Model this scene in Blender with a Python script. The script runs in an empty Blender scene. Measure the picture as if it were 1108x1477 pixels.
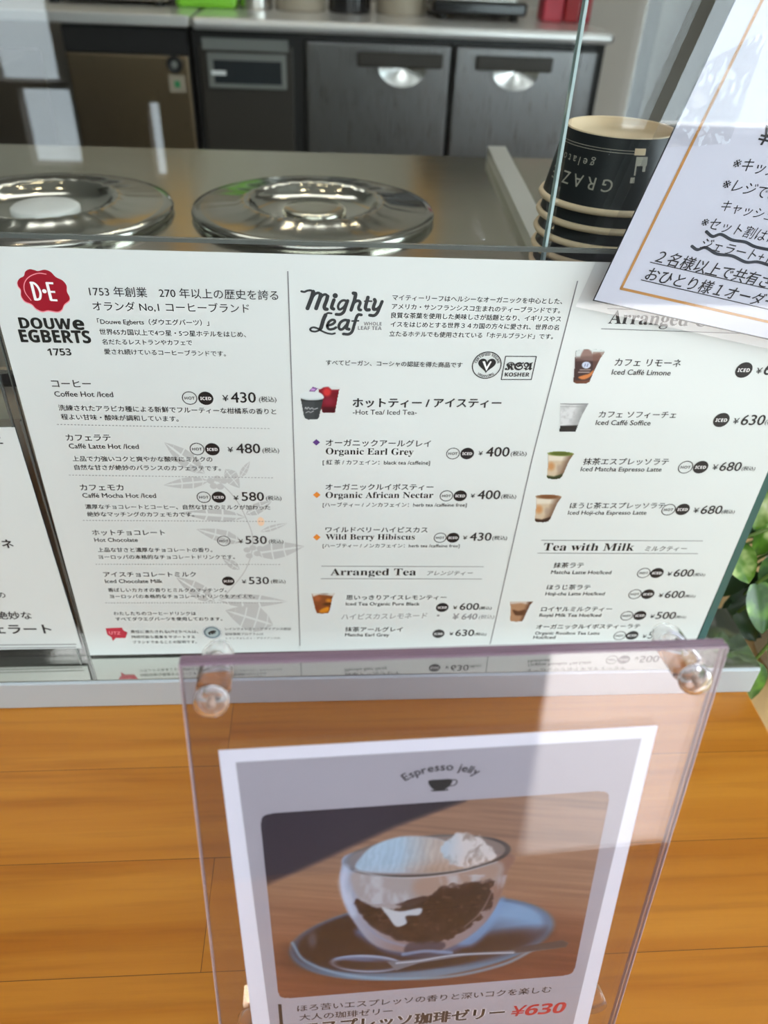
import bpy, bmesh, math, random
import numpy as np
from mathutils import Vector, Matrix

random.seed(7)
np.random.seed(7)
SC = bpy.context.scene
COL = SC.collection

# ------------------------------------------------------------------ camera
F, CX, CY = 1100.0, 554.0, 738.5
ZC = 0.452                                   # eye height above the wooden counter top


def nrm(v):
    return v / np.linalg.norm(v)


_down = nrm(np.array([-68., 1439., F]))
_x = np.array([1., -.0076, .067])
_x = nrm(_x - _down * (_x @ _down))
_y = nrm(np.cross(-_down, _x))
R = np.stack([_x, _y, -_down])               # camera (right, down, forward) -> world
CAM = np.array([0., 0., ZC])
cd = bpy.data.cameras.new('camera')
cam = bpy.data.objects.new('camera', cd)
COL.objects.link(cam)
cd.sensor_fit = 'VERTICAL'
cd.sensor_height = 36.0
cd.lens = F / 1477 * 36.0
cd.clip_start = 0.01
cam.matrix_world = Matrix([[R[i][0], -R[i][1], -R[i][2], CAM[i]] for i in range(3)] + [[0, 0, 0, 1]])
cd.dof.use_dof = True
cd.dof.focus_distance = 0.385
cd.dof.aperture_fstop = 9.0
SC.camera = cam

# ------------------------------------------------------------------ world, lights, exposure
SC.view_settings.view_transform = 'Standard'
SC.view_settings.look = 'None'
SC.view_settings.gamma = 1.0
SC.view_settings.use_curve_mapping = False
SC.view_settings.exposure = 0.0
W = bpy.data.worlds.new('world')
SC.world = W
W.use_nodes = True
_bg = W.node_tree.nodes['Background']
_bg.inputs[0].default_value = (0.80, 0.92, 1.0, 1)
_bg.inputs[1].default_value = 7.0


def area(name, loc, target, sx, sy, power, col):
    l = bpy.data.lights.new(name, 'AREA')
    l.shape = 'RECTANGLE'
    l.size, l.size_y, l.energy, l.color = sx, sy, power, col
    o = bpy.data.objects.new(name, l)
    COL.objects.link(o)
    o.location = loc
    o.rotation_euler = (Vector(target) - Vector(loc)).to_track_quat('-Z', 'Y').to_euler()
    return o


# daylight through the tall window on the right; an added fill in front
area('window_daylight_side', (2.35, -0.6, 0.85), (0, -.3, .35), 2.2, 1.3, 20, (0.92, 0.97, 1.0))
area('front_fill', (0.3, -2.45, 1.2), (0, .3, .1), 2.6, 0.7, 13, (0.93, 0.97, 1.0))

sun = bpy.data.lights.new('sunlight', 'SUN')
sun.energy, sun.color, sun.angle = 46.0, (1, .95, .92), .012
so = bpy.data.objects.new('sunlight', sun)
COL.objects.link(so)
so.rotation_euler = Vector((-.43, 1, -.612)).to_track_quat('-Z', 'Y').to_euler()
# added fill over the kitchen, brightens the steel
area('kitchen_fill', (-.1, 2.0, 1.93), (-.1, 2.0, 0), 1.8, .5, 9, (1, .97, .92))
area('overhead_fill', (.1, -1.3, 1.93), (.1, -1.3, 0), 2.4, .8, 46, (.93, .985, 1.0))  # added lamp without a fixture, lifts the lower part of the menu

# ------------------------------------------------------------------ materials


def s2l(c):
    c = np.asarray(c, float) / 255.0
    return np.where(c <= .04045, c / 12.92, ((c + .055) / 1.055) ** 2.4)


def rgb(r, g, b):
    v = s2l((r, g, b))
    return (float(v[0]), float(v[1]), float(v[2]), 1.0)


MATS = {}


def mat(name, col=(0.5, 0.5, 0.5, 1), rough=.5, metal=0., **kw):
    if name in MATS:
        return MATS[name]
    m = bpy.data.materials.new(name)
    m.use_nodes = True
    b = m.node_tree.nodes['Principled BSDF']
    b.inputs['Base Color'].default_value = col
    b.inputs['Roughness'].default_value = rough
    b.inputs['Metallic'].default_value = metal
    for k, v in kw.items():
        b.inputs[k.replace('_', ' ')].default_value = v
    MATS[name] = m
    return m


def nodes(m):
    nt = m.node_tree
    return nt, nt.nodes, nt.links, nt.nodes['Principled BSDF']


def brushed(name, col, rough, scale=(2, 60, 60), amt=.12):
    m = mat(name, col, rough, 1.0)
    nt, N, L, b = nodes(m)
    tc = N.new('ShaderNodeTexCoord')
    mp = N.new('ShaderNodeMapping')
    mp.inputs['Scale'].default_value = scale
    nz = N.new('ShaderNodeTexNoise')
    nz.inputs['Scale'].default_value = 6
    nz.inputs['Detail'].default_value = 3
    mr = N.new('ShaderNodeMapRange')
    mr.inputs['To Min'].default_value = max(.02, rough - amt)
    mr.inputs['To Max'].default_value = rough + amt
    L.new(tc.outputs['Object'], mp.inputs[0])
    L.new(mp.outputs[0], nz.inputs[0])
    L.new(nz.outputs[0], mr.inputs[0])
    L.new(mr.outputs[0], b.inputs['Roughness'])
    return m


def clear(name, tint, ior=1.45, bump=0.0, rough=0.0):
    """thin clear pane: transparent + fresnel mirror"""
    m = bpy.data.materials.new(name)
    m.use_nodes = True
    nt = m.node_tree
    N, L = nt.nodes, nt.links
    N.remove(N['Principled BSDF'])
    t = N.new('ShaderNodeBsdfTransparent')
    t.inputs[0].default_value = tint
    g = N.new('ShaderNodeBsdfGlossy')
    g.inputs['Roughness'].default_value = rough
    fr = N.new('ShaderNodeFresnel')
    ge = N.new('ShaderNodeNewGeometry')
    io = N.new('ShaderNodeMapRange')          # same index on both faces of the pane
    io.inputs['To Min'].default_value = ior
    io.inputs['To Max'].default_value = 1 / ior
    L.new(ge.outputs['Backfacing'], io.inputs[0])
    L.new(io.outputs[0], fr.inputs[0])
    mx = N.new('ShaderNodeMixShader')
    L.new(fr.outputs[0], mx.inputs[0])
    L.new(t.outputs[0], mx.inputs[1])
    L.new(g.outputs[0], mx.inputs[2])
    L.new(mx.outputs[0], N['Material Output'].inputs[0])
    if bump:
        nz = N.new('ShaderNodeTexNoise')
        nz.inputs['Scale'].default_value = 55
        tc = N.new('ShaderNodeTexCoord')
        L.new(tc.outputs['Object'], nz.inputs[0])
        bp = N.new('ShaderNodeBump')
        bp.inputs['Strength'].default_value = bump
        bp.inputs['Distance'].default_value = .004
        L.new(nz.outputs[0], bp.inputs['Height'])
        L.new(bp.outputs[0], g.inputs['Normal'])
        L.new(bp.outputs[0], fr.inputs['Normal'])
    MATS[name] = m
    return m


PAPER = mat('menu_paper', rgb(213, 219, 217), .45, 0, Coat_Weight=.25, Coat_Roughness=.08)
PAPER_B = mat('notice_paper', rgb(216, 219, 230), .5)
PAPER_W = mat('poster_white', rgb(236, 241, 250), .5)
PAPER_L = mat('poster_lavender', rgb(172, 172, 180), .5)
INK = mat('black_ink', rgb(22, 22, 25), .45)
INK_G = mat('grey_ink', rgb(120, 120, 122), .5)
INK_M = mat('charcoal_ink', rgb(52, 56, 58), .45)
INK_LOGO = mat('logo_black', rgb(20, 26, 24), .45)
RED = mat('seal_red', rgb(152, 8, 34), .45)
PINK = mat('seal_pink', rgb(240, 150, 160), .5)
RED2 = mat('price_red', rgb(196, 22, 38), .45)
TAGRED = mat('tag_red', rgb(190, 44, 66), .45)
WHITE_INK = mat('white_ink', rgb(240, 240, 240), .5)
LINE = mat('rule_grey', rgb(120, 122, 124), .5)
PALE = mat('watermark_grey', rgb(190, 193, 192), .5)
PEACH = mat('berry_peach', rgb(238, 205, 175), .5)
PURPLE = mat('diamond_purple', rgb(92, 58, 130), .5)
ORANGE = mat('diamond_orange', rgb(230, 140, 50), .5)
GOLD = mat('gold_line', rgb(196, 140, 70), .45)
SEALGREY = mat('seal_grey', rgb(120, 140, 148), .5)
HANDINK = mat('pencil_grey', rgb(150, 150, 152), .6)
PRINT = bpy.data.materials.new('colour_print')
PRINT.use_nodes = True
_n = PRINT.node_tree
_a = _n.nodes.new('ShaderNodeVertexColor')
_a.layer_name = 'print'
_n.links.new(_a.outputs[0], _n.nodes['Principled BSDF'].inputs['Base Color'])
_n.nodes['Principled BSDF'].inputs['Roughness'].default_value = .45

STEEL = brushed('brushed_steel', (.56, .55, .52, 1), .22)
STEEL_OL = brushed('case_steel', (.53, .53, .45, 1), .17, amt=.05)
STEEL_LEDGE = mat('polished_ledge_steel', (.60, .61, .56, 1), .07, .92)
STEEL_FACE = mat('ledge_face_steel', (.50, .56, .60, 1), .42, .25)
STEEL_LID = mat('polished_lid_steel', (.50, .51, .47, 1), .13, 1.0)
STEEL_D = brushed('fridge_steel', (.22, .22, .225, 1), .30, scale=(60, 60, 2))
STEEL_BR = brushed('ice_maker_steel', (.30, .23, .15, 1), .32, scale=(60, 60, 2))
STEEL_TOP = mat('worktop_steel', (.80, .80, .79, 1), .28, .72)
DARK = mat('dark_plastic', rgb(24, 24, 24), .45)
DARKBR = mat('dark_brown_panel', rgb(40, 35, 28), .5)
BLACKGAP = mat('vent_black', rgb(8, 8, 8), .7)
GREYPL = mat('grey_plastic', rgb(112, 114, 110), .45)
DISPLAY = mat('display_dark', rgb(36, 42, 46), .25)
WHITEPL = mat('white_plastic', rgb(225, 228, 228), .4)
GREENPL = mat('green_plastic', rgb(120, 190, 40), .45)
GREENDOT = mat('green_mark', rgb(40, 130, 80), .5)
WALLGREY = mat('wall_grey', rgb(96, 92, 84), .8)
WALLDARK = mat('wall_dark', rgb(50, 48, 45), .8)
WALLLIGHT = mat('wall_light', rgb(190, 186, 178), .8)
FLOORM = mat('floor_tile', rgb(82, 74, 76), .6)
CEIL = mat('ceiling_paint', rgb(190, 188, 182), .8)
WOODTRIM = mat('pillar_wood', rgb(232, 186, 120), .5)
BEIGE = mat('beige_laminate', rgb(196, 164, 116), .5)
PINKPK = mat('pink_package', rgb(196, 60, 78), .45)
REDPK = mat('red_package', rgb(170, 30, 40), .45)
BLACKG = mat('black_gloss', rgb(14, 14, 16), .12)
CREAMPL = mat('cream_tin', rgb(150, 140, 124), .4)
CUPBLACK = mat('cup_black_print', rgb(24, 32, 36), .42)
CUPPAPER = mat('cup_cream_paper', rgb(240, 218, 184), .6)
CUPINK = mat('cup_cream_ink', rgb(190, 186, 172), .5)
POT = mat('pot_white', rgb(232, 236, 236), .35)
SOIL = mat('soil', rgb(40, 30, 22), .9)
STEM = mat('plant_stem', rgb(92, 120, 50), .5)
TEALEDGE = mat('glass_edge_teal', rgb(66, 108, 104), .15, 0, Transmission_Weight=.25)
SLEEVE_EDGE = mat('sleeve_edge', rgb(120, 126, 122), .12, 0, Transmission_Weight=.5)
PALE_EDGE = mat('pale_glass_edge', rgb(196, 220, 220), .15, 0, Transmission_Weight=.3)
PURPLE_EDGE = mat('acrylic_edge', rgb(146, 122, 138), .12, 0, Transmission_Weight=.25)
SIDE_EDGE = mat('acrylic_side_edge', rgb(226, 208, 214), .1, 0, Transmission_Weight=.55)
GLASS = clear('clear_glass', (.97, .985, .975, 1), 1.45)
ACRYL = clear('clear_acrylic', (.95, .93, .945, 1), 1.49)
FILM = clear('laminate_film', (.96, .96, .97, 1), 1.5)
TAPE = clear('sticky_tape', (.96, .96, .96, 1), 1.5, bump=.55, rough=.05)
KNOB = mat('clear_knob', (.96, .94, .95, 1), .04, 0, Transmission_Weight=.95, IOR=1.22)


def wood_mat(name, c1, c2, dark, plank, yoff):
    m = mat(name, c1, .38)
    nt, N, L, b = nodes(m)
    tc = N.new('ShaderNodeTexCoord')
    mp = N.new('ShaderNodeMapping')
    mp.inputs['Location'].default_value = (0.072, yoff, 0)
    L.new(tc.outputs['Object'], mp.inputs[0])
    br = N.new('ShaderNodeTexBrick')
    br.inputs['Scale'].default_value = 1.0
    br.inputs['Brick Width'].default_value = 3.4
    br.inputs['Row Height'].default_value = plank
    br.inputs['Mortar Size'].default_value = .00025
    br.inputs['Mortar Smooth'].default_value = .4
    br.inputs['Color1'].default_value = (.25, .25, .25, 1)
    br.inputs['Color2'].default_value = (.85, .85, .85, 1)
    br.inputs['Mortar'].default_value = (0, 0, 0, 1)
    L.new(mp.outputs[0], br.inputs[0])
    # grain: per plank offset, stretched along the plank
    m2 = N.new('ShaderNodeMapping')
    m2.inputs['Scale'].default_value = (2.2, 46, 20)
    L.new(tc.outputs['Object'], m2.inputs[0])
    ad = N.new('ShaderNodeVectorMath')
    ad.operation = 'MULTIPLY_ADD'
    ad.inputs[1].default_value = (9, 9, 9)
    L.new(br.outputs['Color'], ad.inputs[0])
    L.new(m2.outputs[0], ad.inputs[2])
    nz = N.new('ShaderNodeTexNoise')
    nz.inputs['Scale'].default_value = 1.0
    nz.inputs['Detail'].default_value = 5
    nz.inputs['Distortion'].default_value = .6
    L.new(ad.outputs[0], nz.inputs[0])
    n3 = N.new('ShaderNodeTexNoise')
    n3.inputs['Scale'].default_value = 4.5
    n3.inputs['Detail'].default_value = 4
    L.new(ad.outputs[0], n3.inputs[0])
    r1 = N.new('ShaderNodeValToRGB')
    r1.color_ramp.elements[0].position = .27
    r1.color_ramp.elements[0].color = c2
    r1.color_ramp.elements[1].position = .70
    r1.color_ramp.elements[1].color = c1
    L.new(nz.outputs[0], r1.inputs[0])
    r2 = N.new('ShaderNodeValToRGB')
    r2.color_ramp.elements[0].position = .30
    r2.color_ramp.elements[0].color = (.72, .66, .60, 1)
    r2.color_ramp.elements[1].position = .50
    r2.color_ramp.elements[1].color = (1, 1, 1, 1)
    L.new(n3.outputs[0], r2.inputs[0])
    mu = N.new('ShaderNodeMixRGB')
    mu.blend_type = 'MULTIPLY'
    mu.inputs[0].default_value = .55
    L.new(r1.outputs[0], mu.inputs[1])
    L.new(r2.outputs[0], mu.inputs[2])
    # plank to plank tone
    tn = N.new('ShaderNodeMixRGB')
    tn.blend_type = 'MULTIPLY'
    tn.inputs[0].default_value = .25
    L.new(mu.outputs[0], tn.inputs[1])
    rp = N.new('ShaderNodeValToRGB')
    rp.color_ramp.elements[0].position = .2
    rp.color_ramp.elements[0].color = (.80, .72, .60, 1)
    rp.color_ramp.elements[1].position = .9
    rp.color_ramp.elements[1].color = (1, 1, 1, 1)
    L.new(br.outputs['Color'], rp.inputs[0])
    L.new(rp.outputs[0], tn.inputs[2])
    mo = N.new('ShaderNodeMixRGB')
    mo.inputs[2].default_value = dark
    L.new(br.outputs['Fac'], mo.inputs[0])
    L.new(tn.outputs[0], mo.inputs[1])
    L.new(mo.outputs[0], b.inputs['Base Color'])
    return m


WOOD = wood_mat('counter_wood', rgb(193, 127, 36), rgb(166, 97, 10), rgb(96, 54, 14), .0642, .0116)


def leaf_mat():
    m = mat('variegated_leaf', rgb(80, 130, 40), .32, 0)
    nt, N, L, b = nodes(m)
    tc = N.new('ShaderNodeTexCoord')
    nz = N.new('ShaderNodeTexNoise')
    nz.inputs['Scale'].default_value = 34
    nz.inputs['Detail'].default_value = 3
    L.new(tc.outputs['Object'], nz.inputs[0])
    r = N.new('ShaderNodeValToRGB')
    e = r.color_ramp.elements
    e[0].position, e[0].color = .42, rgb(40, 78, 14)
    e[1].position, e[1].color = .66, rgb(226, 232, 200)
    k = e.new(.52)
    k.color = rgb(88, 132, 36)
    k = e.new(.60)
    k.color = rgb(186, 204, 132)
    L.new(nz.outputs[0], r.inputs[0])
    L.new(r.outputs[0], b.inputs['Base Color'])
    return m


LEAF = leaf_mat()
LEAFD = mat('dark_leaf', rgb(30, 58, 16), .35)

# ------------------------------------------------------------------ mesh builder


class MB:
    def __init__(self):
        self.v, self.f, self.mi, self.ms, self.sm = [], [], [], [], []

    def m(self, material):
        if material not in self.ms:
            self.ms.append(material)
        return self.ms.index(material)

    def add(self, verts, faces, material, smooth=False):
        k, i = len(self.v), self.m(material)
        self.v += [tuple(p) for p in verts]
        for f in faces:
            self.f.append([k + j for j in f])
            self.mi.append(i)
            self.sm.append(smooth)

    def box(self, x0, x1, y0, y1, z0, z1, material, bevel=0, seg=2):
        bm = bmesh.new()
        bmesh.ops.create_cube(bm, size=1)
        for v in bm.verts:
            v.co = Vector((x0 + (v.co.x + .5) * (x1 - x0), y0 + (v.co.y + .5) * (y1 - y0), z0 + (v.co.z + .5) * (z1 - z0)))
        if bevel:
            bmesh.ops.bevel(bm, geom=bm.edges[:], offset=bevel, segments=seg, affect='EDGES', profile=.5)
        self.bm(bm, material, smooth=False)
        return self

    def bm(self, bm, material, smooth=False):
        bm.verts.index_update()
        self.add([v.co[:] for v in bm.verts], [[v.index for v in f.verts] for f in bm.faces], material, smooth)
        bm.free()

    def lathe(self, prof, c, material, seg=64, axis=None, ripple=None, smooth=True):
        """prof: list of (radius, height)"""
        base = Vector(c)
        q = Matrix.Identity(3) if axis is None else Vector((0, 0, 1)).rotation_difference(Vector(axis)).to_matrix()
        vs, fs = [], []
        n = len(prof)
        for j in range(seg):
            a = 2 * math.pi * j / seg
            for i, (r, h) in enumerate(prof):
                rr, hh = (r, h) if ripple is None else ripple(i, r, h, a)
                vs.append(base + q @ Vector((rr * math.cos(a), rr * math.sin(a), hh)))
        for j in range(seg):
            k = (j + 1) % seg
            for i in range(n - 1):
                fs.append([j * n + i, k * n + i, k * n + i + 1, j * n + i + 1])
        self.add(vs, fs, material, smooth)
        return self

    def tube(self, pts, r, material, seg=8, caps=True):
        pts = [Vector(p) for p in pts]
        rs = r if isinstance(r, (list, tuple)) else [r] * len(pts)
        vs, fs = [], []
        for i, p in enumerate(pts):
            t = (pts[min(i + 1, len(pts) - 1)] - pts[max(i - 1, 0)]).normalized()
            q = Vector((0, 0, 1)).rotation_difference(t).to_matrix()
            for j in range(seg):
                a = 2 * math.pi * j / seg
                vs.append(p + q @ Vector((rs[i] * math.cos(a), rs[i] * math.sin(a), 0)))
        for i in range(len(pts) - 1):
            for j in range(seg):
                k = (j + 1) % seg
                fs.append([i * seg + j, i * seg + k, (i + 1) * seg + k, (i + 1) * seg + j])
        if caps:
            fs.append(list(range(seg))[::-1])
            fs.append([(len(pts) - 1) * seg + j for j in range(seg)])
        self.add(vs, fs, material, True)
        return self

    def build(self, name, parent=None, origin=None):
        me = bpy.data.meshes.new(name)
        off = Vector((0, 0, 0))
        if parent is not None:
            r = parent
            off = Vector(r.location)
            while r.parent is not None:
                r = r.parent
                off = off + Vector(r.location)
        elif origin is not None:
            off = Vector(origin)
        me.from_pydata([tuple(Vector(p) - off) for p in self.v], [], self.f)
        for mt in self.ms:
            me.materials.append(mt)
        me.polygons.foreach_set('material_index', self.mi)
        me.polygons.foreach_set('use_smooth', self.sm)
        me.update()
        o = bpy.data.objects.new(name, me)
        COL.objects.link(o)
        if parent is not None:
            o.parent = parent
        elif origin is not None:
            o.location = off
        return o


def tag(o, label, cat, group=None):
    o['label'] = label
    o['category'] = cat
    if group:
        o['group'] = group
    return o


def thing(name, loc, label, cat, group=None):
    o = bpy.data.objects.new(name, None)
    COL.objects.link(o)
    o.location = loc
    o.empty_display_size = .02
    return tag(o, label, cat, group)


def struct(o):
    o['kind'] = 'structure'
    return o


def copy_tree(o, parent=None):
    c = o.copy()
    COL.objects.link(c)
    if parent is not None:
        c.parent = parent
    for ch in list(o.children):
        copy_tree(ch, c)
    return c


# ------------------------------------------------------------------ planes that carry print


class Plane:
    def __init__(self, o, u, v):
        self.o = np.array(o, float)
        self.u = nrm(np.array(u, float))
        v = np.array(v, float)
        self.v = nrm(v - self.u * (v @ self.u))
        self.n = np.cross(self.u, self.v)

    def pix(self, px, py):
        d = R @ np.array([px - CX, py - CY, F])
        t = ((self.o - CAM) @ self.n) / (d @ self.n)
        q = CAM + d * t - self.o
        return np.array([q @ self.u, q @ self.v])

    def w(self, a, b, h=0.):
        return self.o + self.u * a + self.v * b + self.n * h

    def to_pix(self, A, B):
        P = self.o[None] + A[:, None] * self.u + B[:, None] * self.v - CAM
        c = P @ R                                # world -> camera
        return CX + F * c[:, 0] / c[:, 2], CY + F * c[:, 1] / c[:, 2]


BOLD = {}
for i in range(26):
    BOLD[chr(65 + i)] = chr(0x1D400 + i)
    BOLD[chr(97 + i)] = chr(0x1D41A + i)
SBOLD = {}
for i in range(26):
    SBOLD[chr(65 + i)] = chr(0x1D5D4 + i)
    SBOLD[chr(97 + i)] = chr(0x1D5EE + i)
for i in range(10):
    SBOLD[chr(48 + i)] = chr(0x1D7EC + i)
FRAK = {}
for i in range(26):
    FRAK[chr(65 + i)] = chr(0x1D56C + i)


def serif(s):
    return ''.join(BOLD.get(c, c) for c in s)


def sbold(s):
    return ''.join(SBOLD.get(c, c) for c in s)


def frak(s):
    return ''.join(FRAK.get(c, c) for c in s)


GL = {}


def glyphs(s):
    if s not in GL:
        c = bpy.data.curves.new('t', 'FONT')
        c.body = s
        c.resolution_u = 3
        o = bpy.data.objects.new('t', c)
        COL.objects.link(o)
        bpy.context.view_layer.update()
        me = bpy.data.meshes.new_from_object(o.evaluated_get(bpy.context.evaluated_depsgraph_get()))
        v = np.array([p.co[:2] for p in me.vertices]) if len(me.vertices) else np.zeros((0, 2))
        f = [list(p.vertices) for p in me.polygons]
        bpy.data.objects.remove(o)
        bpy.data.curves.remove(c)
        bpy.data.meshes.remove(me)
        GL[s] = (v, f)
    return GL[s]


def is_cjk(s):
    return any(0x3000 <= ord(c) <= 0x9fff for c in s)


H_INK = .00016
_lay = [0]


def lift():
    """every printed shape gets its own hair-thin ink height"""
    _lay[0] = (_lay[0] + 1) % 16
    return 1.5e-6 * _lay[0]



def put(mb, pl, s, p0, p1, material=None, k=1., bold=0., shear=0., h=H_INK, base=None, local=False):
    """lay a line of text on a plane: p0, p1 = photo points of the two ends of its lower edge"""
    material = material or INK
    v, f = glyphs(s)
    if not len(v):
        return
    a = np.array(p0) if local else pl.pix(*p0)
    b = np.array(p1) if local else pl.pix(*p1)
    e = b - a
    ln = np.linalg.norm(e)
    e = e / ln
    q = np.array([-e[1], e[0]])
    x0, x1 = v[:, 0].min(), v[:, 0].max()
    sc = ln / (x1 - x0)
    if base is None:
        base = v[:, 1].min() if is_cjk(s) else 0.
    st = [(0, 0)] if not bold else [(-bold, 0), (bold, 0), (0, bold * .7), (0, -bold * .7)]
    for jj, (dx, dy) in enumerate(st):
        hj = h + 5e-6 * jj
        X = (v[:, 0] - x0 + dx) * sc
        Y = (v[:, 1] - base + dy) * sc * k
        X = X + shear * Y
        mb.add([pl.w(*(a + e * X[i] + q * Y[i]), hj) for i in range(len(v))], f, material)


def poly(mb, pl, pts, material, h=H_INK, local=False):
    L = [np.array(p) if local else pl.pix(*p) for p in pts]
    ar = sum(L[i][0] * L[(i + 1) % len(L)][1] - L[(i + 1) % len(L)][0] * L[i][1] for i in range(len(L)))
    if ar < 0:
        L = L[::-1]
    h += lift()
    mb.add([pl.w(a, b, h) for a, b in L], [list(range(len(L)))], material)


def smooth_line(pts, n=6):
    if len(pts) < 3:
        return [np.array(p, float) for p in pts]
    P = [np.array(p, float) for p in pts]
    P = [2 * P[0] - P[1]] + P + [2 * P[-1] - P[-2]]
    out = []
    for i in range(1, len(P) - 2):
        for t in np.linspace(0, 1, n, endpoint=False):
            a, b, c, d = P[i - 1:i + 3]
            out.append(.5 * ((2 * b) + (c - a) * t + (2 * a - 5 * b + 4 * c - d) * t ** 2 + (3 * b - a - 3 * c + d) * t ** 3))
    out.append(P[-2])
    return out


def stroke(mb, pl, pts, w, material, h=H_INK, n=6, caps=True):
    """mitred ribbon through photo points with round ends, w = width in photo pixels"""
    L = smooth_line(pts, n)
    Q = [pl.pix(*p) for p in L]
    Q = [q for k, q in enumerate(Q) if k == 0 or np.linalg.norm(q - Q[k - 1]) > 1e-7]
    ref = L[len(L) // 2]
    ws = np.linalg.norm(pl.pix(ref[0] + w / 2, ref[1]) - pl.pix(ref[0] - w / 2, ref[1])) / 2
    left, right = [], []
    m_ = len(Q)
    for k in range(m_):
        d0 = nrm(Q[k] - Q[k - 1]) if k else nrm(Q[1] - Q[0])
        d1 = nrm(Q[k + 1] - Q[k]) if k < m_ - 1 else d0
        t = d0 + d1
        t = nrm(t) if np.linalg.norm(t) > 1e-6 else d0
        q = np.array([-t[1], t[0]])
        g = ws / max(.6, float(q @ np.array([-d0[1], d0[0]])))
        left.append(Q[k] + q * g)
        right.append(Q[k] - q * g)
    h += lift()
    vs = [pl.w(*p, h) for p in right] + [pl.w(*p, h) for p in left]
    mb.add(vs, [[k, k + 1, m_ + k + 1, m_ + k] for k in range(m_ - 1)], material)
    if caps:
        for c, d in ((Q[0], nrm(Q[0] - Q[1])), (Q[-1], nrm(Q[-1] - Q[-2]))):
            a = math.atan2(d[1], d[0])
            A = [a - math.pi / 2 + math.pi * k / 8 for k in range(9)]
            mb.add([pl.w(c[0] + ws * math.cos(x), c[1] + ws * math.sin(x), h) for x in A], [list(range(9))], material)


def disc(mb, pl, c, r, material, h=H_INK, n=32, local=False, ry=None, inner=None):
    c = np.array(c) if local else pl.pix(*c)
    ry = ry or r
    h += lift()
    A = [2 * math.pi * i / n for i in range(n)]
    o = [pl.w(c[0] + r * math.cos(a), c[1] + ry * math.sin(a), h) for a in A]
    if inner is None:
        mb.add(o, [list(range(n))], material)
    else:
        q = [pl.w(c[0] + inner * r * math.cos(a), c[1] + inner * ry * math.sin(a), h) for a in A]
        mb.add(o + q, [[i, (i + 1) % n, n + (i + 1) % n, n + i] for i in range(n)], material)


def arc_text(mb, pl, s, c, r, a0, a1, material, size, inward=False, h=H_INK, bold=0.):
    """letters around a circle (plane coordinates), from angle a0 to a1"""
    ws = []
    for ch in s:
        v, f = glyphs(ch)
        ws.append((v[:, 0].max() - v[:, 0].min() + .09) if len(v) else .3)
    tot = sum(ws)
    if size is None:                             # letters fill the arc
        size = abs(a1 - a0) * r / tot * 1.02
    t = 0
    for ch, wd in zip(s, ws):
        v, f = glyphs(ch)
        mid = a0 + (a1 - a0) * (t + wd / 2) / tot
        t += wd
        if not len(v):
            continue
        rad = np.array([math.cos(mid), math.sin(mid)])
        up = -rad if inward else rad
        tan = np.array([up[1], -up[0]])
        xm = (v[:, 0].max() + v[:, 0].min()) / 2
        pos = c + rad * r
        for jj, (dx, dy) in enumerate([(0, 0)] if not bold else [(-bold, 0), (bold, 0), (0, bold), (0, -bold)]):
            mb.add([pl.w(*(pos + tan * (x + dx - xm) * size + up * (y + dy) * size), h + 5e-6 * jj) for x, y in v], f, material)


def quad_local(pl, pts):
    return [pl.pix(*p) for p in pts]


def slab(mb, pl, L, h0, h1, material):
    """a flat quad with thickness; L = 4 plane points counter-clockwise"""
    ar = sum(L[i][0] * L[(i + 1) % len(L)][1] - L[(i + 1) % len(L)][0] * L[i][1] for i in range(len(L)))
    if ar < 0:
        L = L[::-1]
    n = len(L)
    vs = [pl.w(a, b, h0) for a, b in L] + [pl.w(a, b, h1) for a, b in L]
    fs = [list(range(n))[::-1], [n + i for i in range(n)]] + [[i, (i + 1) % n, n + (i + 1) % n, n + i] for i in range(n)]
    mb.add(vs, fs, material)


# ------------------------------------------------------------------ colour prints (pictures that are printed on paper)


def pmask(X, Y, pts, fe):
    """soft mask of a polygon"""
    ins = np.zeros(X.shape, bool)
    dm = np.full(X.shape, 1e9)
    n = len(pts)
    for i in range(n):
        x0, y0 = pts[i]
        x1, y1 = pts[(i + 1) % n]
        c = ((y0 > Y) != (y1 > Y)) & (X < (x1 - x0) * (Y - y0) / ((y1 - y0) or 1e-9) + x0)
        ins ^= c
        t = np.clip(((X - x0) * (x1 - x0) + (Y - y0) * (y1 - y0)) / (((x1 - x0) ** 2 + (y1 - y0) ** 2) or 1e-9), 0, 1)
        dm = np.minimum(dm, np.hypot(X - x0 - t * (x1 - x0), Y - y0 - t * (y1 - y0)))
    sd = np.where(ins, dm, -dm)
    return np.clip(.5 + sd / fe, 0, 1)


def lmask(X, Y, pts, w, fe):
    dm = np.full(X.shape, 1e9)
    P = smooth_line(pts, 8)
    for i in range(len(P) - 1):
        (x0, y0), (x1, y1) = P[i], P[i + 1]
        t = np.clip(((X - x0) * (x1 - x0) + (Y - y0) * (y1 - y0)) / (((x1 - x0) ** 2 + (y1 - y0) ** 2) or 1e-9), 0, 1)
        dm = np.minimum(dm, np.hypot(X - x0 - t * (x1 - x0), Y - y0 - t * (y1 - y0)))
    return np.clip(.5 + (w / 2 - dm) / fe, 0, 1)


def emask(X, Y, c, a, b, rot, fe):
    cs, sn = math.cos(rot), math.sin(rot)
    x, y = (X - c[0]) * cs + (Y - c[1]) * sn, -(X - c[0]) * sn + (Y - c[1]) * cs
    q = np.hypot(x / a, y / b)
    return np.clip(.5 + (1 - q) * min(a, b) / fe, 0, 1)


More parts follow.
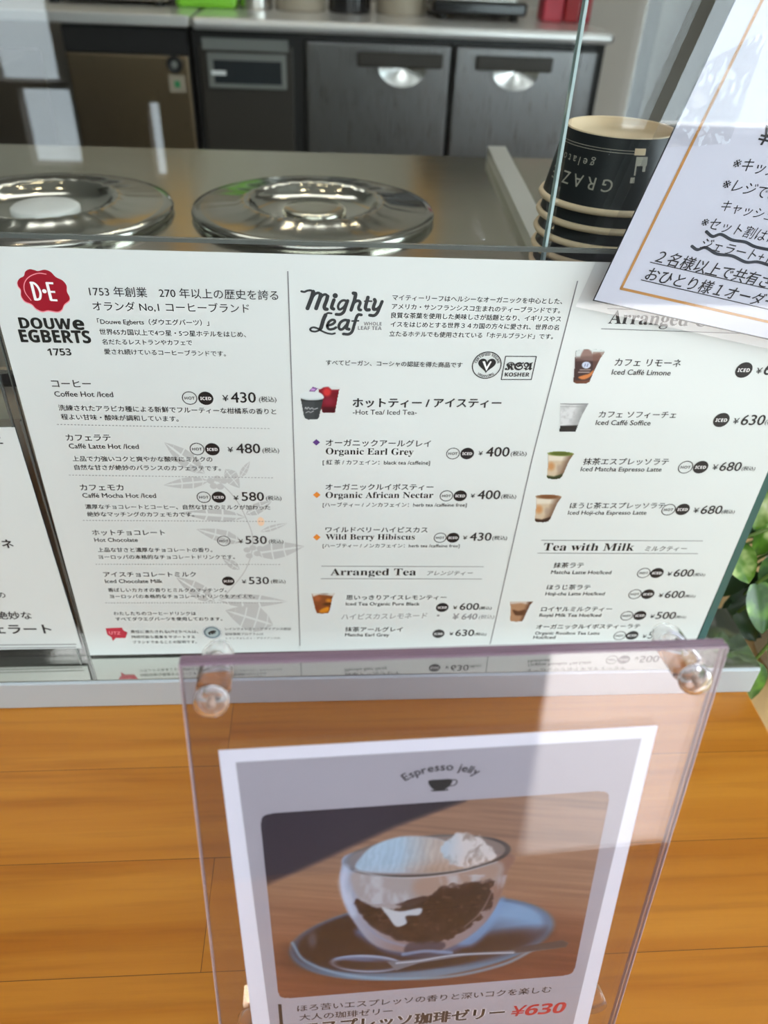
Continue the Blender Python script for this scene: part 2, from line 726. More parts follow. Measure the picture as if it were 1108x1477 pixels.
def spoly(pts, n=5):
    P = [np.array(p, float) for p in pts]
    m = len(P)
    out = []
    for i in range(m):
        a, b, c, d = P[i - 1], P[i], P[(i + 1) % m], P[(i + 2) % m]
        for t in np.linspace(0, 1, n, endpoint=False):
            out.append(.5 * ((2 * b) + (c - a) * t + (2 * a - 5 * b + 4 * c - d) * t ** 2 + (3 * b - a - 3 * c + d) * t ** 3))
    return [tuple(p) for p in out]


def noise2(X, Y, sx, sy, seed):
    r = np.random.RandomState(seed)
    out = np.zeros(X.shape)
    amp = 1.
    for o in range(4):
        g = r.rand(64, 64)
        x, y = X / sx * 2 ** o, Y / sy * 2 ** o
        xi, yi = np.floor(x).astype(int), np.floor(y).astype(int)
        fx, fy = x - xi, y - yi
        fx, fy = fx * fx * (3 - 2 * fx), fy * fy * (3 - 2 * fy)
        a, b = g[yi % 64, xi % 64], g[yi % 64, (xi + 1) % 64]
        c, d = g[(yi + 1) % 64, xi % 64], g[(yi + 1) % 64, (xi + 1) % 64]
        out += amp * ((a * (1 - fx) + b * fx) * (1 - fy) + (c * (1 - fx) + d * fx) * fy - .5)
        amp *= .5
    return out


class Canvas:
    def __init__(self, X, Y, col):
        self.X, self.Y = X, Y
        self.c = np.zeros(X.shape + (3,)) + np.array(col, float)
        self.a = np.zeros(X.shape)

    def over(self, m, col, op=1.):
        m = np.clip(m * op, 0, 1)[..., None]
        self.c = self.c * (1 - m) + np.asarray(col, float) * m
        return self

    def show(self, m):
        self.a = np.maximum(self.a, m)


def painted(name, parent, pl, corners, nx, ny, fn, h=H_INK, gain=1.0):
    """a printed picture: fine grid on the paper, ink colour per point"""
    C4 = [pl.pix(*p) for p in corners]          # TL TR BR BL
    s, t = np.meshgrid(np.linspace(0, 1, nx), np.linspace(0, 1, ny))
    s, t = s.ravel(), t.ravel()
    P = ((1 - s) * (1 - t))[:, None] * C4[0] + (s * (1 - t))[:, None] * C4[1] + (s * t)[:, None] * C4[2] + ((1 - s) * t)[:, None] * C4[3]
    px, py = pl.to_pix(P[:, 0], P[:, 1])
    col, al = fn(px, py, s, t)
    r = parent
    off = np.array(r.location)
    V = pl.o[None] + P[:, :1] * pl.u + P[:, 1:] * pl.v + pl.n * h - off
    idx = np.arange(nx * ny).reshape(ny, nx)
    q = np.stack([idx[1:, :-1], idx[1:, 1:], idx[:-1, 1:], idx[:-1, :-1]], -1).reshape(-1, 4)
    if al is not None:
        q = q[(al[q] > .5).sum(1) >= 3]
    used = np.unique(q)
    re = np.zeros(nx * ny, int)
    re[used] = np.arange(len(used))
    me = bpy.data.meshes.new(name)
    me.from_pydata([tuple(v) for v in V[used]], [], [list(map(int, f)) for f in re[q]])
    ca = me.color_attributes.new('print', 'FLOAT_COLOR', 'POINT')
    lin = s2l(np.clip(col[used], 0, 255)) * gain
    ca.data.foreach_set('color', np.concatenate([lin, np.ones((len(used), 1))], 1).ravel())
    me.materials.append(PRINT)
    o = bpy.data.objects.new(name, me)
    COL.objects.link(o)
    o.parent = parent
    return o

# ================================================================== the room
FZ, CZ = -0.62, 1.95                          # floor and ceiling heights


def wall_with_holes(name, axis, at, lo, hi, z0, z1, holes, material, thick=.08):
    """a wall of boxes around rectangular openings (a0, a1, z0, z1)"""
    mb = MB()
    cuts = sorted(set([lo, hi] + [h[0] for h in holes] + [h[1] for h in holes]))
    for a, b in zip(cuts[:-1], cuts[1:]):
        zs = [(z0, z1)]
        for h in holes:
            if h[0] <= a + 1e-6 and h[1] >= b - 1e-6:
                nz = []
                for p, q in zs:
                    if h[2] > p:
                        nz.append((p, min(q, h[2])))
                    if h[3] < q:
                        nz.append((max(p, h[3]), q))
                zs = nz
        for p, q in zs:
            if q - p < 1e-5:
                continue
            if axis == 'y':
                mb.box(a, b, at, at + thick, p, q, material)
            else:
                mb.box(at, at + thick, a, b, p, q, material)
    return struct(mb.build(name))


XL, XR, YF, YB = -2.6, 2.6, -2.6, 3.1
struct(MB().box(XL, XR, YF, YB, FZ - .05, FZ, FLOORM).build('floor'))
struct(MB().box(XL, XR, YF, YB, CZ, CZ + .05, CEIL).build('ceiling'))
struct(MB().box(XL, XR, YB, YB + .08, FZ, CZ, WALLLIGHT).build('wall_back'))
struct(MB().box(XL - .08, XL, YF, YB, FZ, CZ, WALLGREY).build('wall_left'))
front_holes = [(-1.20, -1.00, -.36, -.085), (-1.26, -1.03, -.062, .55), (-.715, -.668, -.40, -.12), (1.17, 2.3, -.19, .75), (-1.3, 1.9, .84, 1.6)]  # unseen slits at left are shaped to mirror as streaks in the glass
wall_with_holes('wall_front', 'y', YF - .08, XL, XR, FZ, CZ, front_holes, WALLDARK)
wall_with_holes('wall_right', 'x', XR, YF, YB, FZ, CZ, [(-1.9, .7, .1, 1.6)], WALLLIGHT)


def window(name, axis, at, a0, a1, z0, z1, nbar, pane=None):
    pane = pane or GLASS
    mb = MB()
    t = .03
    for p, q, r, s in [(a0, a1, z0, z0 + t), (a0, a1, z1 - t, z1), (a0, a0 + t, z0, z1), (a1 - t, a1, z0, z1)] + \
            [(a0 + (a1 - a0) * (i + 1) / (nbar + 1) - .012, a0 + (a1 - a0) * (i + 1) / (nbar + 1) + .012, z0, z1) for i in range(nbar)]:
        if axis == 'y':
            mb.box(p, q, at - .05, at - .01, r, s, WHITEPL)
        else:
            mb.box(at + .01, at + .05, p, q, r, s, WHITEPL)
    w = struct(mb.build(name))
    g = MB()
    if axis == 'y':
        g.box(a0, a1, at - .032, at - .028, z0, z1, pane)
    else:
        g.box(at + .028, at + .032, a0, a1, z0, z1, pane)
    g.build('glass_pane' if pane is GLASS else 'sun_blocker', w)


window('window_1', 'y', YF, 1.17, 2.3, -.19, .75, 0)
window('window_2', 'y', YF, -1.3, 1.9, .84, 1.6, 3, mat('sun_blocker_white', rgb(235, 235, 232), .8))  # unseen transom, closed by an opaque sheet added to stop the sun
window('window_3', 'x', XR, -1.9, .7, .1, 1.6, 2)

# unseen timber posts, added as warm bands mirrored in the case top
for i, xx in enumerate((-.62, .32)):
    struct(MB().box(xx, xx + .10, YB - .04, YB, .30, CZ, WOODTRIM, .004).build('trim_%d' % (i + 1)))
# pillar at the end of the back counter
struct(MB().box(1.02, 1.20, 1.95, 2.25, FZ, CZ, WALLLIGHT, .004).build('trim_3'))
struct(MB().box(.80, 1.02, 2.15, 2.25, FZ, CZ, WALLGREY).build('wall_pillar'))

# ceiling downlights
LAMP = mat('lamp_diffuser', (1, .9, .75, 1), .5, 0)
LAMP.node_tree.nodes['Principled BSDF'].inputs['Emission Color'].default_value = (1, .80, .52, 1)
LAMP.node_tree.nodes['Principled BSDF'].inputs['Emission Strength'].default_value = 60
for (lx, ly) in [(-.75, .9), (-.25, .9), (.25, .9), (-.5, 1.7), (.1, 1.7), (-.25, 2.4), (.35, 2.4)]:
    t = thing('ceiling_downlight', (lx, ly, CZ), 'small round warm downlight in the ceiling over the kitchen', 'light', 'kitchen downlights')
    MB().lathe([(.030, -.001), (.046, -.006), (.048, 0)], (lx, ly, CZ), WHITEPL, 24).build('trim_ring', t)
    MB().lathe([(.0, -.002), (.030, -.002)], (lx, ly, CZ), LAMP, 24).build('diffuser', t)

# ================================================================== the counter
t = thing('service_counter', (0, 0, FZ), 'orange-brown wooden plank counter in the foreground', 'counter')
MB().box(-1.1, .316, -.05, .40, -.035, 0, WOOD, .0015).build('plank_top', t)
MB().box(-1.08, .30, 0.0, .40, FZ, -.035, WOOD).build('cabinet_body', t)
t = thing('lower_side_counter', (.70, .30, FZ), 'lower beige side counter at the right, under the leafy plant', 'counter')
MB().box(.32, 1.2, -.1, .72, -.085, -.055, BEIGE, .002).build('counter_top', t)
MB().box(.34, 1.18, -.08, .70, FZ, -.085, BEIGE).build('cabinet_body', t)

# stainless ledge the glass stands on
t = thing('steel_ledge', (0, .44, 0), 'shiny stainless steel ledge behind the wooden planks', 'ledge')
mb = MB()
mb.box(-1.1, .318, .3625, .4245, .0262, .0272, STEEL_LEDGE, .0004, 1)
mb.build('mirror_top', t)
mb = MB()
mb.box(-1.1, .318, .3610, .4245, .0, .0262, STEEL_FACE, .0014, 2)
mb.build('front_face', t)

# gelato case with sunken pans
t = thing('gelato_case', (-.43, .75, FZ), 'low stainless gelato case behind the glass, with round lids on top', 'gelato case')
mb = MB()
mb.box(-1.35, .30, .425, 1.0, .222, .235, STEEL_OL, .003)
mb.build('top_plate', t)
MB().box(-1.35, .30, .44, .98, FZ, .222, mat('case_panel', (.55, .55, .45, 1), .35, .1)).build('body', t)
t = thing('case_rail', (.186, .80, .235), 'slim steel rail on the gelato case, left of the stacked cups', 'rail')
mb = MB()
for (xa, ya), (xb, yb) in (((.203, 1.0), (.178, .60)),):
    vs = [(xa - .011, ya, .235), (xa + .011, ya, .235), (xa + .011, ya, .247), (xa - .011, ya, .247),
          (xb - .010, yb, .235), (xb + .010, yb, .235), (xb + .010, yb, .247), (xb - .010, yb, .247)]
    mb.add(vs, [[0, 1, 2, 3], [7, 6, 5, 4], [0, 4, 5, 1], [1, 5, 6, 2], [2, 6, 7, 3], [3, 7, 4, 0]], mat('rail_steel', (.62, .63, .60, 1), .35, .5))
mb.build('rail_tube', t)


def make_lid(c, label):
    r = thing('pan_lid', c, label, 'lid', None)
    x, y, z = c

    def rip(i, rr, h, a):
        if 4 <= i <= 6:
            return rr, h + .0005 * math.cos(26 * a) * (1 if i == 5 else .5)
        return rr, h
    MB().lathe([(.112, .0), (.1135, .004), (.112, .007), (.104, .0080), (.072, .0105), (.066, .0135), (.061, .0130), (.058, .010)],
               c, STEEL_LID, 104, ripple=rip).build('flange', r)
    MB().lathe([(.058, .010), (.054, .006), (.046, .003), (.036, .0015), (.030, .0015)], c, STEEL_LID, 72).build('sunken_well', r)
    return r


L1 = make_lid((-.015, .748, .235), 'round polished steel lid right of the left one, its well empty and dark')
MB().lathe([(.030, .0015), (.030, .005), (.028, .0065), (.012, .0065), (0, .0062)], (-.015, .748, .235), STEEL_OL, 40).build('centre_cap', L1)
L2 = make_lid((-.258, .735, .235), 'round polished steel lid with a white disc in its well, at the left edge')
MB().lathe([(.030, .0015), (.030, .005), (.028, .0065), (.012, .0065), (0, .0062)], (-.258, .735, .235), WHITEPL, 40).build('centre_cap', L2)
for l in (L1, L2):
    l['group'] = 'gelato pan lids'

# ================================================================== back counter
BY = 2.3


def bx(px, py, y=BY):
    d = R @ np.array([px - CX, py - CY, F])
    q = CAM + d * ((y - CAM[1]) / d[1])
    return q[0], q[2]


def xr(px0, px1, py, y=BY):
    return bx(px0, py, y)[0], bx(px1, py, y)[0]


wt = .262
t = thing('back_worktop', (0, 2.6, wt), 'long stainless worktop over the fridges along the back', 'worktop')
MB().box(-.345, .74, BY - .03, 3.0, wt - .028, wt, STEEL_TOP, .011).build('worktop_slab', t)
MB().box(-1.6, -.352, BY - .01, 3.0, wt - .026, wt, STEEL_TOP, .004).build('worktop_extension', t)

# ice maker at the left
t = thing('ice_maker', (-.53, 2.6, FZ), 'brownish stainless under-counter machine with a round badge, at the left', 'ice maker')
x0, x1 = -.675, -.362
MB().box(x0, x1, BY + .02, 2.9, FZ, .232, DARK).build('body', t)
MB().box(x0, x1, BY + .012, BY + .02, .176, .228, BLACKGAP).build('vent_slot', t)
MB().box(x0 + .002, x1 - .002, BY, BY + .02, FZ + .06, .172, STEEL_BR, .004).build('front_panel', t)
c = bx(252, 93)
o = MB().lathe([(0, .003), (.014, .003), (.0165, .0035), (.0185, .0045), (.0205, .003), (.0205, 0)], (c[0], BY, c[1]), DARK, 32, axis=(0, -1, 0)).build('round_badge', t)
MB().lathe([(.0, .0042), (.0085, .0040)], (c[0], BY, c[1]), GREYPL, 24, axis=(0, -1, 0)).build('badge_centre', o)
c = bx(256, 121)
o = MB().box(c[0] - .021, c[0] + .021, BY - .002, BY, c[1] - .020, c[1] + .020, CREAMPL, .001).build('sticker', t)
MB().box(c[0] - .007, c[0] + .007, BY - .003, BY - .002, c[1] - .008, c[1] + .007, GREENDOT).build('sticker_mark', o)

# refrigerated counter: machine bay and two doors
t = thing('fridge_counter', (.19, 2.6, FZ), 'dark stainless fridge counter with two doors and a control display', 'fridge')
MB().box(-.352, .735, BY + .03, 2.9, FZ, .234, DARK).build('body', t)
x0, x1 = -.335, -.095
o = MB().box(x0, x1, BY + .004, BY + .03, FZ + .06, .200, DARKBR, .003).build('machine_panel', t)
a0, a1 = xr(300, 413, 100)
z0, z1 = bx(350, 128)[1], bx(350, 77)[1]
o2 = MB().box(a0, a1, BY - .004, BY + .004, z0, z1, GREYPL, .003).build('control_frame', t)
MB().box(a0 + .016, a1 - .012, BY - .006, BY - .004, z0 + .012, z1 - .016, DISPLAY, .0008).build('display', o2)
c = bx(317, 105)
MB().box(c[0] - .020, c[0] + .017, BY - .008, BY - .006, c[1] - .004, c[1] + .006, WHITEPL).build('display_label', o2)
MB().box(x0 + .01, x1 - .01, BY - .002, BY + .004, z1 + .006, z1 + .032, GREYPL, .001).build('louvre', t)
for k, (dx0, dx1, hx0, hx1) in enumerate([(-.062, .318, 515, 638), (.330, .712, 686, 796)]):
    d = MB().box(dx0, dx1, BY, BY + .03, FZ + .08, .216, STEEL_D, .006).build('door', t)
    a0, a1 = xr(hx0, hx1, 95)
    zt = bx(570, 74)[1] - .002
    MB().box(a0, a1, BY - .014, BY, zt - .034, zt, DARKBR, .004).build('handle_bar', d)
    # scooped bright cup under the bar
    cx_ = (a0 + a1) / 2 + .006
    mb = MB()
    n = 24
    prof = [(0, 0), (.35, -.006), (.7, -.012), (1.0, -.016)]
    vs, fs = [], []
    for j in range(n + 1):
        an = math.pi + math.pi * j / n
        for q, dep in prof:
            vs.append((cx_ + .062 * q * math.cos(an), BY + dep * .8 - .001, zt - .034 + .044 * q * math.sin(an)))
    m_ = len(prof)
    for j in range(n):
        for i in range(m_ - 1):
            fs.append([j * m_ + i, j * m_ + i + 1, (j + 1) * m_ + i + 1, (j + 1) * m_ + i])
    mb.add(vs, fs, mat('handle_steel', (.40, .40, .39, 1), .2, 1.0), True)
    mb.build('handle_cup', d)
# dark appliance standing before the back counter at the far left
t = thing('floor_cabinet', (-.98, 1.95, FZ), 'dark cabinet side with a light edge strip at the far left', 'cabinet')
MB().box(-1.3, -.70, 1.72, 2.2, FZ, .19, DARKBR, .006).build('body', t)
MB().box(-.7, -.685, 1.72, 1.74, FZ, .18, CREAMPL, .002).build('edge_strip', t)

# things on the worktop (only their lower parts reach into the picture)


def on_top(px0, px1, y):
    a = bx(px0, 25, y)[0]
    b = bx(px1, 25, y)[0]
    return a, b


a, b = on_top(62, 246, 2.5)
t = thing('drinks_machine', ((a + b) / 2, 2.6, wt), 'wide brownish-grey machine on the left of the worktop', 'machine')
MB().box(a, b, 2.5, 2.85, wt + .012, wt + .42, CREAMPL, .01).build('housing', t)
for s in (a + .03, b - .03):
    MB().lathe([(0, 0), (.014, 0), (.012, .012), (0, .012)], (s, 2.53, wt), DARK, 16).build('foot', t)
a, b = on_top(255, 342, 2.5)
t = thing('storage_box', ((a + b) / 2, 2.58, wt), 'bright green plastic box on the worktop', 'box')
mb = MB()
mb.box(a, b, 2.5, 2.66, wt, wt + .11, GREENPL, .012)
mb.build('tub', t)
MB().box(a - .006, b + .006, 2.494, 2.666, wt + .11, wt + .125, GREENPL, .004).build('lid', t)
for k, (p, q, mt, nm, lb, ct) in enumerate([
        (345, 392, STEEL, 'steel_canister', 'silver canister next to the green box on the worktop', 'canister'),
        (396, 470, CREAMPL, 'grey_tin', 'grey tin between the silver canister and the dark jar', 'tin'),
        (474, 536, BLACKG, 'dark_jar', 'dark jar in the middle of the worktop, left of the pale tin', 'jar'),
        (544, 618, CREAMPL, 'pale_tin', 'pale beige tin left of the black coffee machine', 'tin')]):
    a, b = on_top(p, q, 2.5)
    r = (b - a) / 2
    t = thing(nm, ((a + b) / 2, 2.5 + r, wt), lb, ct)
    MB().lathe([(0, 0), (r * .96, 0), (r, .006), (r, .16), (r * .97, .165), (0, .165)], ((a + b) / 2, 2.5 + r, wt), mt, 40).build('body', t)
    MB().lathe([(r * 1.02, .165), (r * 1.02, .19), (r * .9, .198), (0, .198)], ((a + b) / 2, 2.5 + r, wt), DARK if mt is not STEEL else STEEL, 40).build('lid', t)
a, b = on_top(624, 760, 2.45)
t = thing('coffee_machine', ((a + b) / 2, 2.6, wt), 'glossy black coffee machine on the worktop, above the fridge doors', 'coffee machine')
MB().box(a, b, 2.45, 2.8, wt + .012, wt + .045, BLACKG, .008).build('base', t)
MB().box(a + .02, b - .02, 2.6, 2.8, wt + .045, wt + .34, BLACKG, .012).build('body', t)
MB().box(a, b, 2.45, 2.8, wt + .30, wt + .40, BLACKG, .015).build('brew_head', t)
MB().box(a + .01, b - .03, 2.455, 2.58, wt + .045, wt + .051, STEEL, .002).build('drip_tray', t)
for s in (a + .03, b - .03):
    for yy in (2.48, 2.76):
        MB().lathe([(0, 0), (.012, 0), (.012, .012), (0, .012)], (s, yy, wt), DARK, 12).build('foot', t)
for k, (p, q, mt, lb) in enumerate([(783, 812, PINKPK, 'pink packet right of the black coffee machine'), (814, 836, REDPK, 'slim red packet between two pink ones'), (838, 852, PINKPK, 'narrow pink packet at the right end of the worktop')]):
    a, b = on_top(p, q, 2.5)
    t = thing('coffee_packet', ((a + b) / 2, 2.54, wt), lb, 'packet', 'packets on the worktop')
    MB().box(a, b, 2.5, 2.58, wt, wt + .19, mt, .006).build('pouch', t)
    MB().box(a + .002, b - .002, 2.536, 2.544, wt + .19, wt + .215, mt).build('folded_seal', t)

# ================================================================== front glass
t = thing('glass_guard', (-.4, .393, .0272), 'tall clear glass guard on the steel ledge, behind the menu', 'glass')
MB().box(-1.1, .1106, .390, .395, .0272, .80, GLASS).build('pane', t)
MB().box(.1106, .1120, .390, .395, .0272, .80, PALE_EDGE).build('edge', t)
t = thing('glass_guard', (.20, .393, .0272), 'clear glass pane at the right with a teal ground edge', 'glass')
MB().box(.1135, .2795, .390, .395, .0272, .80, GLASS).build('pane', t)
MB().box(.2795, .2850, .3895, .3955, .0272, .80, TEALEDGE).build('ground_edge', t)
# ================================================================== the big menu
MP = Plane((0, .384, 0), (1, 0, 0), (0, 0, 1))
menu = thing('menu_sheet', (.03, .387, .0272), 'large white coffee and tea menu in a clear sleeve, three columns of print', 'menu')
corners = [(-31, 355), (1232, 388), (1001, 931), (130, 945)]
L = quad_local(MP, corners)
mb = MB()
slab(mb, MP, L, -.0006, 0, PAPER)
mb.build('paper', menu)
# clear sleeve: thin plate behind, wider than the paper, with visible edges
(lx0, _), (lx1, _) = MP.pix(104, 945), MP.pix(1003, 931)
lz0, lz1 = .0275, L[0][1] + .0055
mb = MB()
slab(mb, MP, [(L[3][0] - .0085, lz0), (L[2][0], lz0), (L[1][0], L[1][1] + .0045), (L[0][0] - .0085, L[0][1] + .0045)], -.0030, -.0014, ACRYL)
o = mb.build('clear_sleeve', menu)
mb = MB()
slab(mb, MP, [(L[0][0] - .0085, L[0][1] + .0042), (L[1][0], L[1][1] + .0042), (L[1][0], L[1][1] + .0062), (L[0][0] - .0085, L[0][1] + .0062)], -.0032, -.0008, SLEEVE_EDGE)
slab(mb, MP, [(L[3][0] - .0092, lz0), (L[3][0] - .0082, lz0), (L[0][0] - .0082, L[0][1] + .0045), (L[0][0] - .0092, L[0][1] + .0045)], -.0032, -.0008, SLEEVE_EDGE)
slab(mb, MP, [(L[3][0] - .0030, lz0), (L[3][0] - .0024, lz0), (L[0][0] - .0024, L[0][1]), (L[0][0] - .0030, L[0][1])], -.0032, -.0010, SLEEVE_EDGE)
mb.build('sleeve_edge', o)

# -- watermark: a pale branch with leaves (drawn under the words)
mb = MB()
hW = .00005
WZ = lambda x, y: (220 + x / 4.764, 620 + y / 4.764)


def wleaf(tip, base, bulge, slits=4):
    t_, b_ = np.array(WZ(*tip)), np.array(WZ(*base))
    d = t_ - b_
    q = np.array([-d[1], d[0]])
    for sgn in (1, -1):
        pts = [tuple(b_)]
        for s, w in ((.15, .6), (.35, 1.), (.6, .85), (.82, .45)):
            pts.append(tuple(b_ + d * s + q * bulge * w * sgn))
        pts.append(tuple(t_))
        for s in (.8, .5, .2):
            pts.append(tuple(b_ + d * s + q * .018 * sgn))
        m = len(pts)
        # split in bands so the veins show as gaps
        up, lo = pts[1:5], [tuple(b_ + d * s + q * .02 * sgn) for s in (.12, .34, .58, .80)]
        for i in range(3):
            a0, a1, c0, c1 = np.array(up[i]), np.array(up[i + 1]), np.array(lo[i]), np.array(lo[i + 1])
            g = .10
            poly(mb, MP, [c0 + (c1 - c0) * g, c1 - (c1 - c0) * g * .2, a1 - (a1 - a0) * g * .2, a0 + (a1 - a0) * g], PALE, hW)
        poly(mb, MP, [tuple(b_), lo[0], up[0]], PALE, hW)
        poly(mb, MP, [lo[3], tuple(t_), up[3]], PALE, hW)


for a in [((80, 85), (360, 300), .17), ((75, 380), (390, 350), .13), ((190, 570), (640, 600), .10), ((300, 682), (620, 770), .14),
          ((1045, 800), (700, 850), .17), ((160, 1010), (430, 1180), .17), ((930, 1180), (450, 1170), .10), ((500, 1240), (830, 1340), .26),
          ((600, 400), (500, 270), .3), ((670, 215), (600, 330), .18), ((820, 490), (640, 580), .2), ((480, 880), (600, 960), .2), ((930, 640), (740, 700), .1)]:
    wleaf(*a)
stroke(mb, MP, [WZ(*p) for p in [(430, 330), (560, 460), (640, 600), (690, 760), (640, 960), (480, 1160)]], 1.6, PALE, hW)
for c in [(400, 350), (445, 335), (420, 385), (465, 390), (490, 350), (650, 825), (690, 810), (720, 850), (665, 865), (740, 815)]:
    disc(mb, MP, WZ(*c), .0023, PALE, hW, 14)
mb.build('watermark_branch', menu)
mb = MB()
disc(mb, MP, WZ(745, 630), .0022, PEACH, hW * 1.5, 14, ry=.0036)
mb.build('watermark_berry', menu)

# -- seal and maker's name
ZS = lambda x, y: (20 + x / 9.233, 380 + y / 9.233)
seal_pts = [(50, 250), (75, 200), (135, 165), (155, 105), (210, 75), (270, 85), (325, 100), (410, 82), (490, 110), (560, 180), (650, 225), (700, 290), (705, 370),
            (740, 440), (735, 490), (670, 545), (640, 610), (580, 640), (460, 622), (380, 635), (300, 600), (240, 540), (150, 500), (100, 430), (95, 350), (60, 300)]
mb = MB()
sp = spoly(seal_pts, 4)
poly(mb, MP, [ZS(x * 1.02 - 8, y * 1.02 + 3) for x, y in sp], PINK, .00008)
poly(mb, MP, [ZS(*p) for p in sp], RED, .00012)
stroke(mb, MP, [ZS(*p) for p in [(430, 140), (320, 130), (200, 180), (140, 270), (150, 380), (230, 490)]], 1.3, PINK, .00016)
stroke(mb, MP, [ZS(*p) for p in [(232, 250), (290, 480)]], 4.2, WHITE_INK, .00018, caps=False)
stroke(mb, MP, [ZS(*p) for p in [(225, 255), (270, 262), (320, 310), (355, 390), (350, 460), (320, 478), (285, 478)]], 3.4, WHITE_INK, .00018)
disc(mb, MP, ZS(408, 368), .0011, WHITE_INK, .00018, 14)
stroke(mb, MP, [ZS(*p) for p in [(440, 250), (500, 490)]], 4.2, WHITE_INK, .00018, caps=False)
for a in ([(430, 258), (525, 262)], [(468, 375), (552, 378)], [(490, 485), (582, 490)]):
    stroke(mb, MP, [ZS(*p) for p in a], 3.0, WHITE_INK, .00018, caps=False)
mb.build('brand_seal', menu)
mb = MB()
put(mb, MP, sbold('DOUW'), (30, 473.2), (104, 474.8), INK_LOGO, 1.0, .022)
put(mb, MP, sbold('e'), (107, 475), (122.2, 475.4), INK_LOGO, .9, .026)
put(mb, MP, sbold('EGBERTS'), (31, 493), (132, 494.6), INK_LOGO, 1.12, .022)
put(mb, MP, sbold('1753'), (70, 512.4), (103.8, 512.4), INK_LOGO, 1.0, .004)
mb.build('brand_name', menu)

# -- the other brand: brush lettering
ZM = lambda x, y: (430 + x / 8.207, 405 + y / 8.207)
mb = MB()
for w, pts in [
        (26, [(40, 124), (75, 130), (110, 116), (150, 112), (178, 126)]), (48, [(180, 128), (165, 190), (140, 255), (112, 325)]),
        (34, [(165, 205), (195, 160), (238, 142), (268, 160)]), (48, [(268, 162), (258, 205), (235, 265), (214, 325)]),
        (32, [(255, 220), (290, 172), (325, 160), (350, 180)]), (44, [(350, 182), (336, 235), (312, 300), (318, 330), (342, 335)]),
        (42, [(425, 225), (405, 280), (398, 318), (420, 332)]),
        (30, [(580, 240), (535, 230), (495, 255), (474, 300), (484, 335), (512, 332), (550, 300), (575, 250)]),
        (38, [(588, 235), (562, 310), (540, 368), (500, 396), (452, 396)]),
        (42, [(655, 145), (682, 155), (670, 220), (648, 285), (628, 345)]), (36, [(648, 275), (686, 240), (722, 238), (736, 264), (718, 310), (722, 340), (742, 344)]),
        (42, [(828, 195), (810, 260), (798, 315), (812, 342), (842, 342)]), (20, [(790, 240), (870, 240)]),
        (40, [(905, 220), (914, 245), (895, 300), (895, 335), (928, 335)]), (38, [(995, 245), (968, 310), (938, 378), (900, 410), (848, 406)]), (24, [(928, 335), (962, 300)]),
        (24, [(396, 384), (350, 382), (320, 415)]), (46, [(325, 405), (300, 460), (275, 545), (262, 572)]),
        (24, [(262, 572), (240, 588), (198, 600), (155, 590), (145, 568), (178, 550), (230, 562), (285, 594), (340, 618), (400, 628), (436, 620)]),
        (32, [(345, 530), (400, 515), (434, 490), (430, 466), (400, 462), (362, 490), (346, 540), (370, 572), (418, 568), (448, 552)]),
        (34, [(590, 468), (548, 464), (502, 492), (482, 540), (496, 572), (530, 568), (575, 520)]), (40, [(598, 470), (580, 525), (576, 562), (602, 572)]),
        (36, [(748, 402), (715, 400), (692, 430), (665, 520), (640, 598), (600, 630), (538, 628)]), (20, [(640, 475), (716, 472)])]:
    stroke(mb, MP, [ZM(*p) for p in pts], w / 8.207, INK_M, n=5)
disc(mb, MP, ZM(440, 175), .0014, INK_M, n=16)
put(mb, MP, sbold('WHOLE'), ZM(778, 525), ZM(988, 528), INK_G, 1.0)
put(mb, MP, sbold('LEAF TEA'), ZM(708, 578), ZM(988, 582), INK_G, 1.0)
mb.build('brand_logo', menu)

